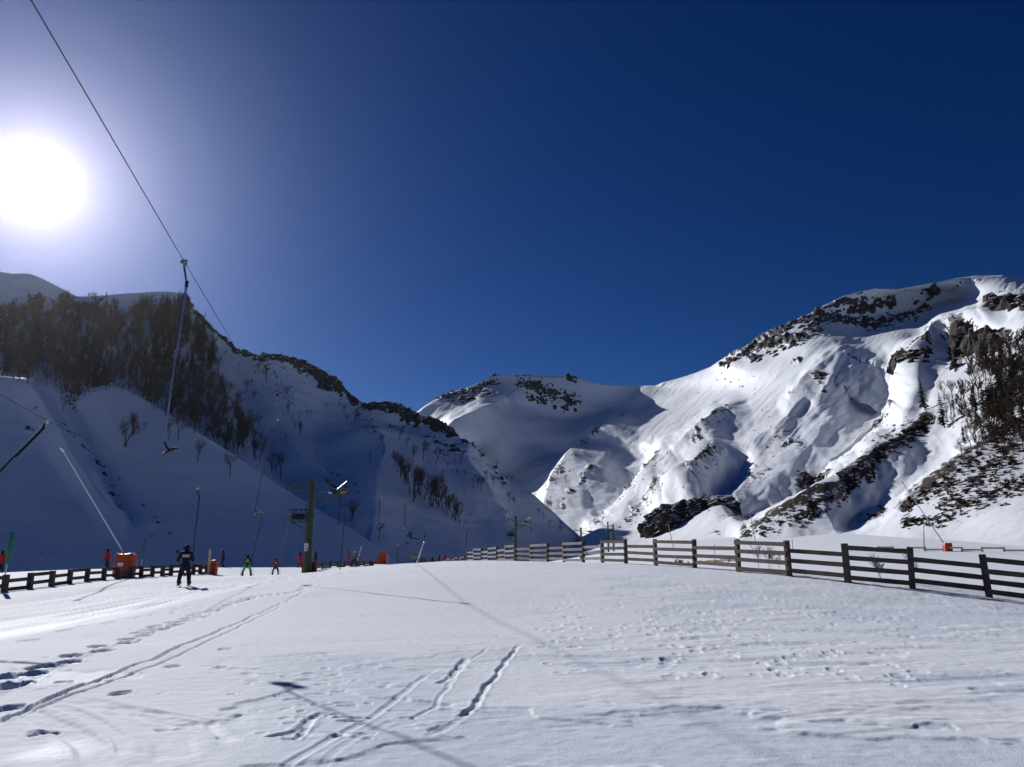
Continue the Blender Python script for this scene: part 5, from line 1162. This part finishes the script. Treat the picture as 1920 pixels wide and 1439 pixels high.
g2 = gpt(462, 1080, 52); person(g2, 1.42, .25, 'skier in bright green trousers and dark jacket towed by the lift', ('dark_green_cloth', (.03, .045, .03)), GRN, BLK, .34, .18, 'out', vest=('yellow_panel', (.4, .34, .12), (.26, .26)), near=True)
g3 = gpt(516, 1078, 57); person(g3, 1.2, .22, 'small skier with a red lower jacket and black trousers left of the tower', MAR, BLK, BLK, .3, .15, 'out', vest=('sand_panel', (.38, .28, .15), (.3, .24)), near=True)
hanger(V3(370, 915, 40) - Vector((0, 0, .03)), Vector(g1) + Vector((.16, .35, 1.0)), 'hanger pulling the nearest skier in black', False, pole='dark', r=.022)
hanger(V3(490, 960, 57) - Vector((0, 0, .03)), Vector(g2) + Vector((.12, .35, .75)), 'hanger pulling the skier in green trousers', False, pole='dark', r=.022)
q = along(UPL[4:6], 543); hanger(q - Vector((0, 0, .03)), Vector(g3) + Vector((.12, .35, .65)), 'hanger pulling the small skier in red', False, pole='dark', r=.024)
person(gpt(200, 1068, 64), 1.72, 1.3, 'person in a red jacket standing left of the large orange pad', RED, NAVY, BLK, .12, .04, 'down', False, False)
person(gpt(0, 1074, 61), 1.7, .6, 'person in a red jacket cut by the left edge of the picture', RED, NAVY, BLK, .12, .04, 'down', False, False)
person(gpt(417, 1065, 76), 1.7, 1.9, 'dark dressed person standing right of the small orange pad', NAVY, NAVY, BLK, .14, .1, 'down', True, True)
person(gpt(562, 1070, 78), 1.65, .5, 'person in crimson leaning left of the tower base', PNK, RED, NAVY, .2, .2, 'out', True, False, lean=.2)
person(gpt(591, 1071, 80), 1.7, 1.5, 'dark person just right of the tower base', NAVY, MAR, BLK, .12, .08, 'down', True, False)
person(gpt(653, 1066, 90), 1.75, 2.0, 'tall person in crimson behind the low fence by the tower', PNK, PNK, NAVY, .14, .15, 'down', True, True)
person(gpt(663, 1071, 72), 1.5, -.2, 'skier in black with pale helmet in front of the low fence', GRY, BLK, ('pale_helmet', (.6, .6, .6)), .26, .15, 'out', vest=('yellow_panel', (.4, .34, .12), (.24, .24)))
person(gpt(675, 1064, 98), 1.3, 2.4, 'small dark figure behind the low fence near its right end', MAR, NAVY, BLK, .18, .1, 'out')
person(gpt(723, 1060, 96), 1.6, 1.4, 'dark person standing right behind the orange wedge pad', BLK, BLK, BLK, .12, .05, 'down', False, False)
person(gpt(777, 1062, 86), 1.42, .1, 'lone skier with a tan top beside the pale snow lance', TAN, BLK, GRY, .16, .08, 'out')
for px, d, H, j, lab in ((790, 112, 1.6, NAVY, 'left one of a dark pair beyond the lone skier'), (796, 113, 1.6, BLK, 'right one of a dark pair beyond the lone skier'), (811, 108, 1.5, BLK, 'dark figure bending left in the far group by the fence end'),
                         (822, 100, 1.7, NAVY, 'dark standing figure in the middle of the far group'), (834, 96, 1.6, RED, 'red figure at the right of the far group by the fence end'), (864, 92, 1.5, NAVY, 'dark figure just behind the last fence panels')):
    x, y, z = gpt(px, 1058, d); zz = float(P(px, 1058, d)[2]); person((x, y, max(z, zz - .5)), H, random.uniform(-2, 2), lab, j, BLK, BLK, .15, .08, 'down', True, False)

# ================================================================== LENS FLARE VEIL
hb = MB().box((0, 700, 215), (3600, 3400, 530)); hz = hb.build('flare_veil', None)  # added scattering volume that stands in for the lens flare veil near the sun
hm = bpy.data.materials.new('flare_veil_volume'); hm.use_nodes = True; t = hm.node_tree; t.nodes.clear(); ho_ = t.nodes.new('ShaderNodeOutputMaterial'); pv = t.nodes.new('ShaderNodeVolumePrincipled')
pv.inputs['Color'].default_value = (0.93, 0.95, 1.0, 1); pv.inputs['Density'].default_value = 6.0e-6; pv.inputs['Anisotropy'].default_value = 0.82
t.links.new(pv.outputs[0], ho_.inputs['Volume']); hz.data.materials.append(hm); tag(hz, kind='stuff')
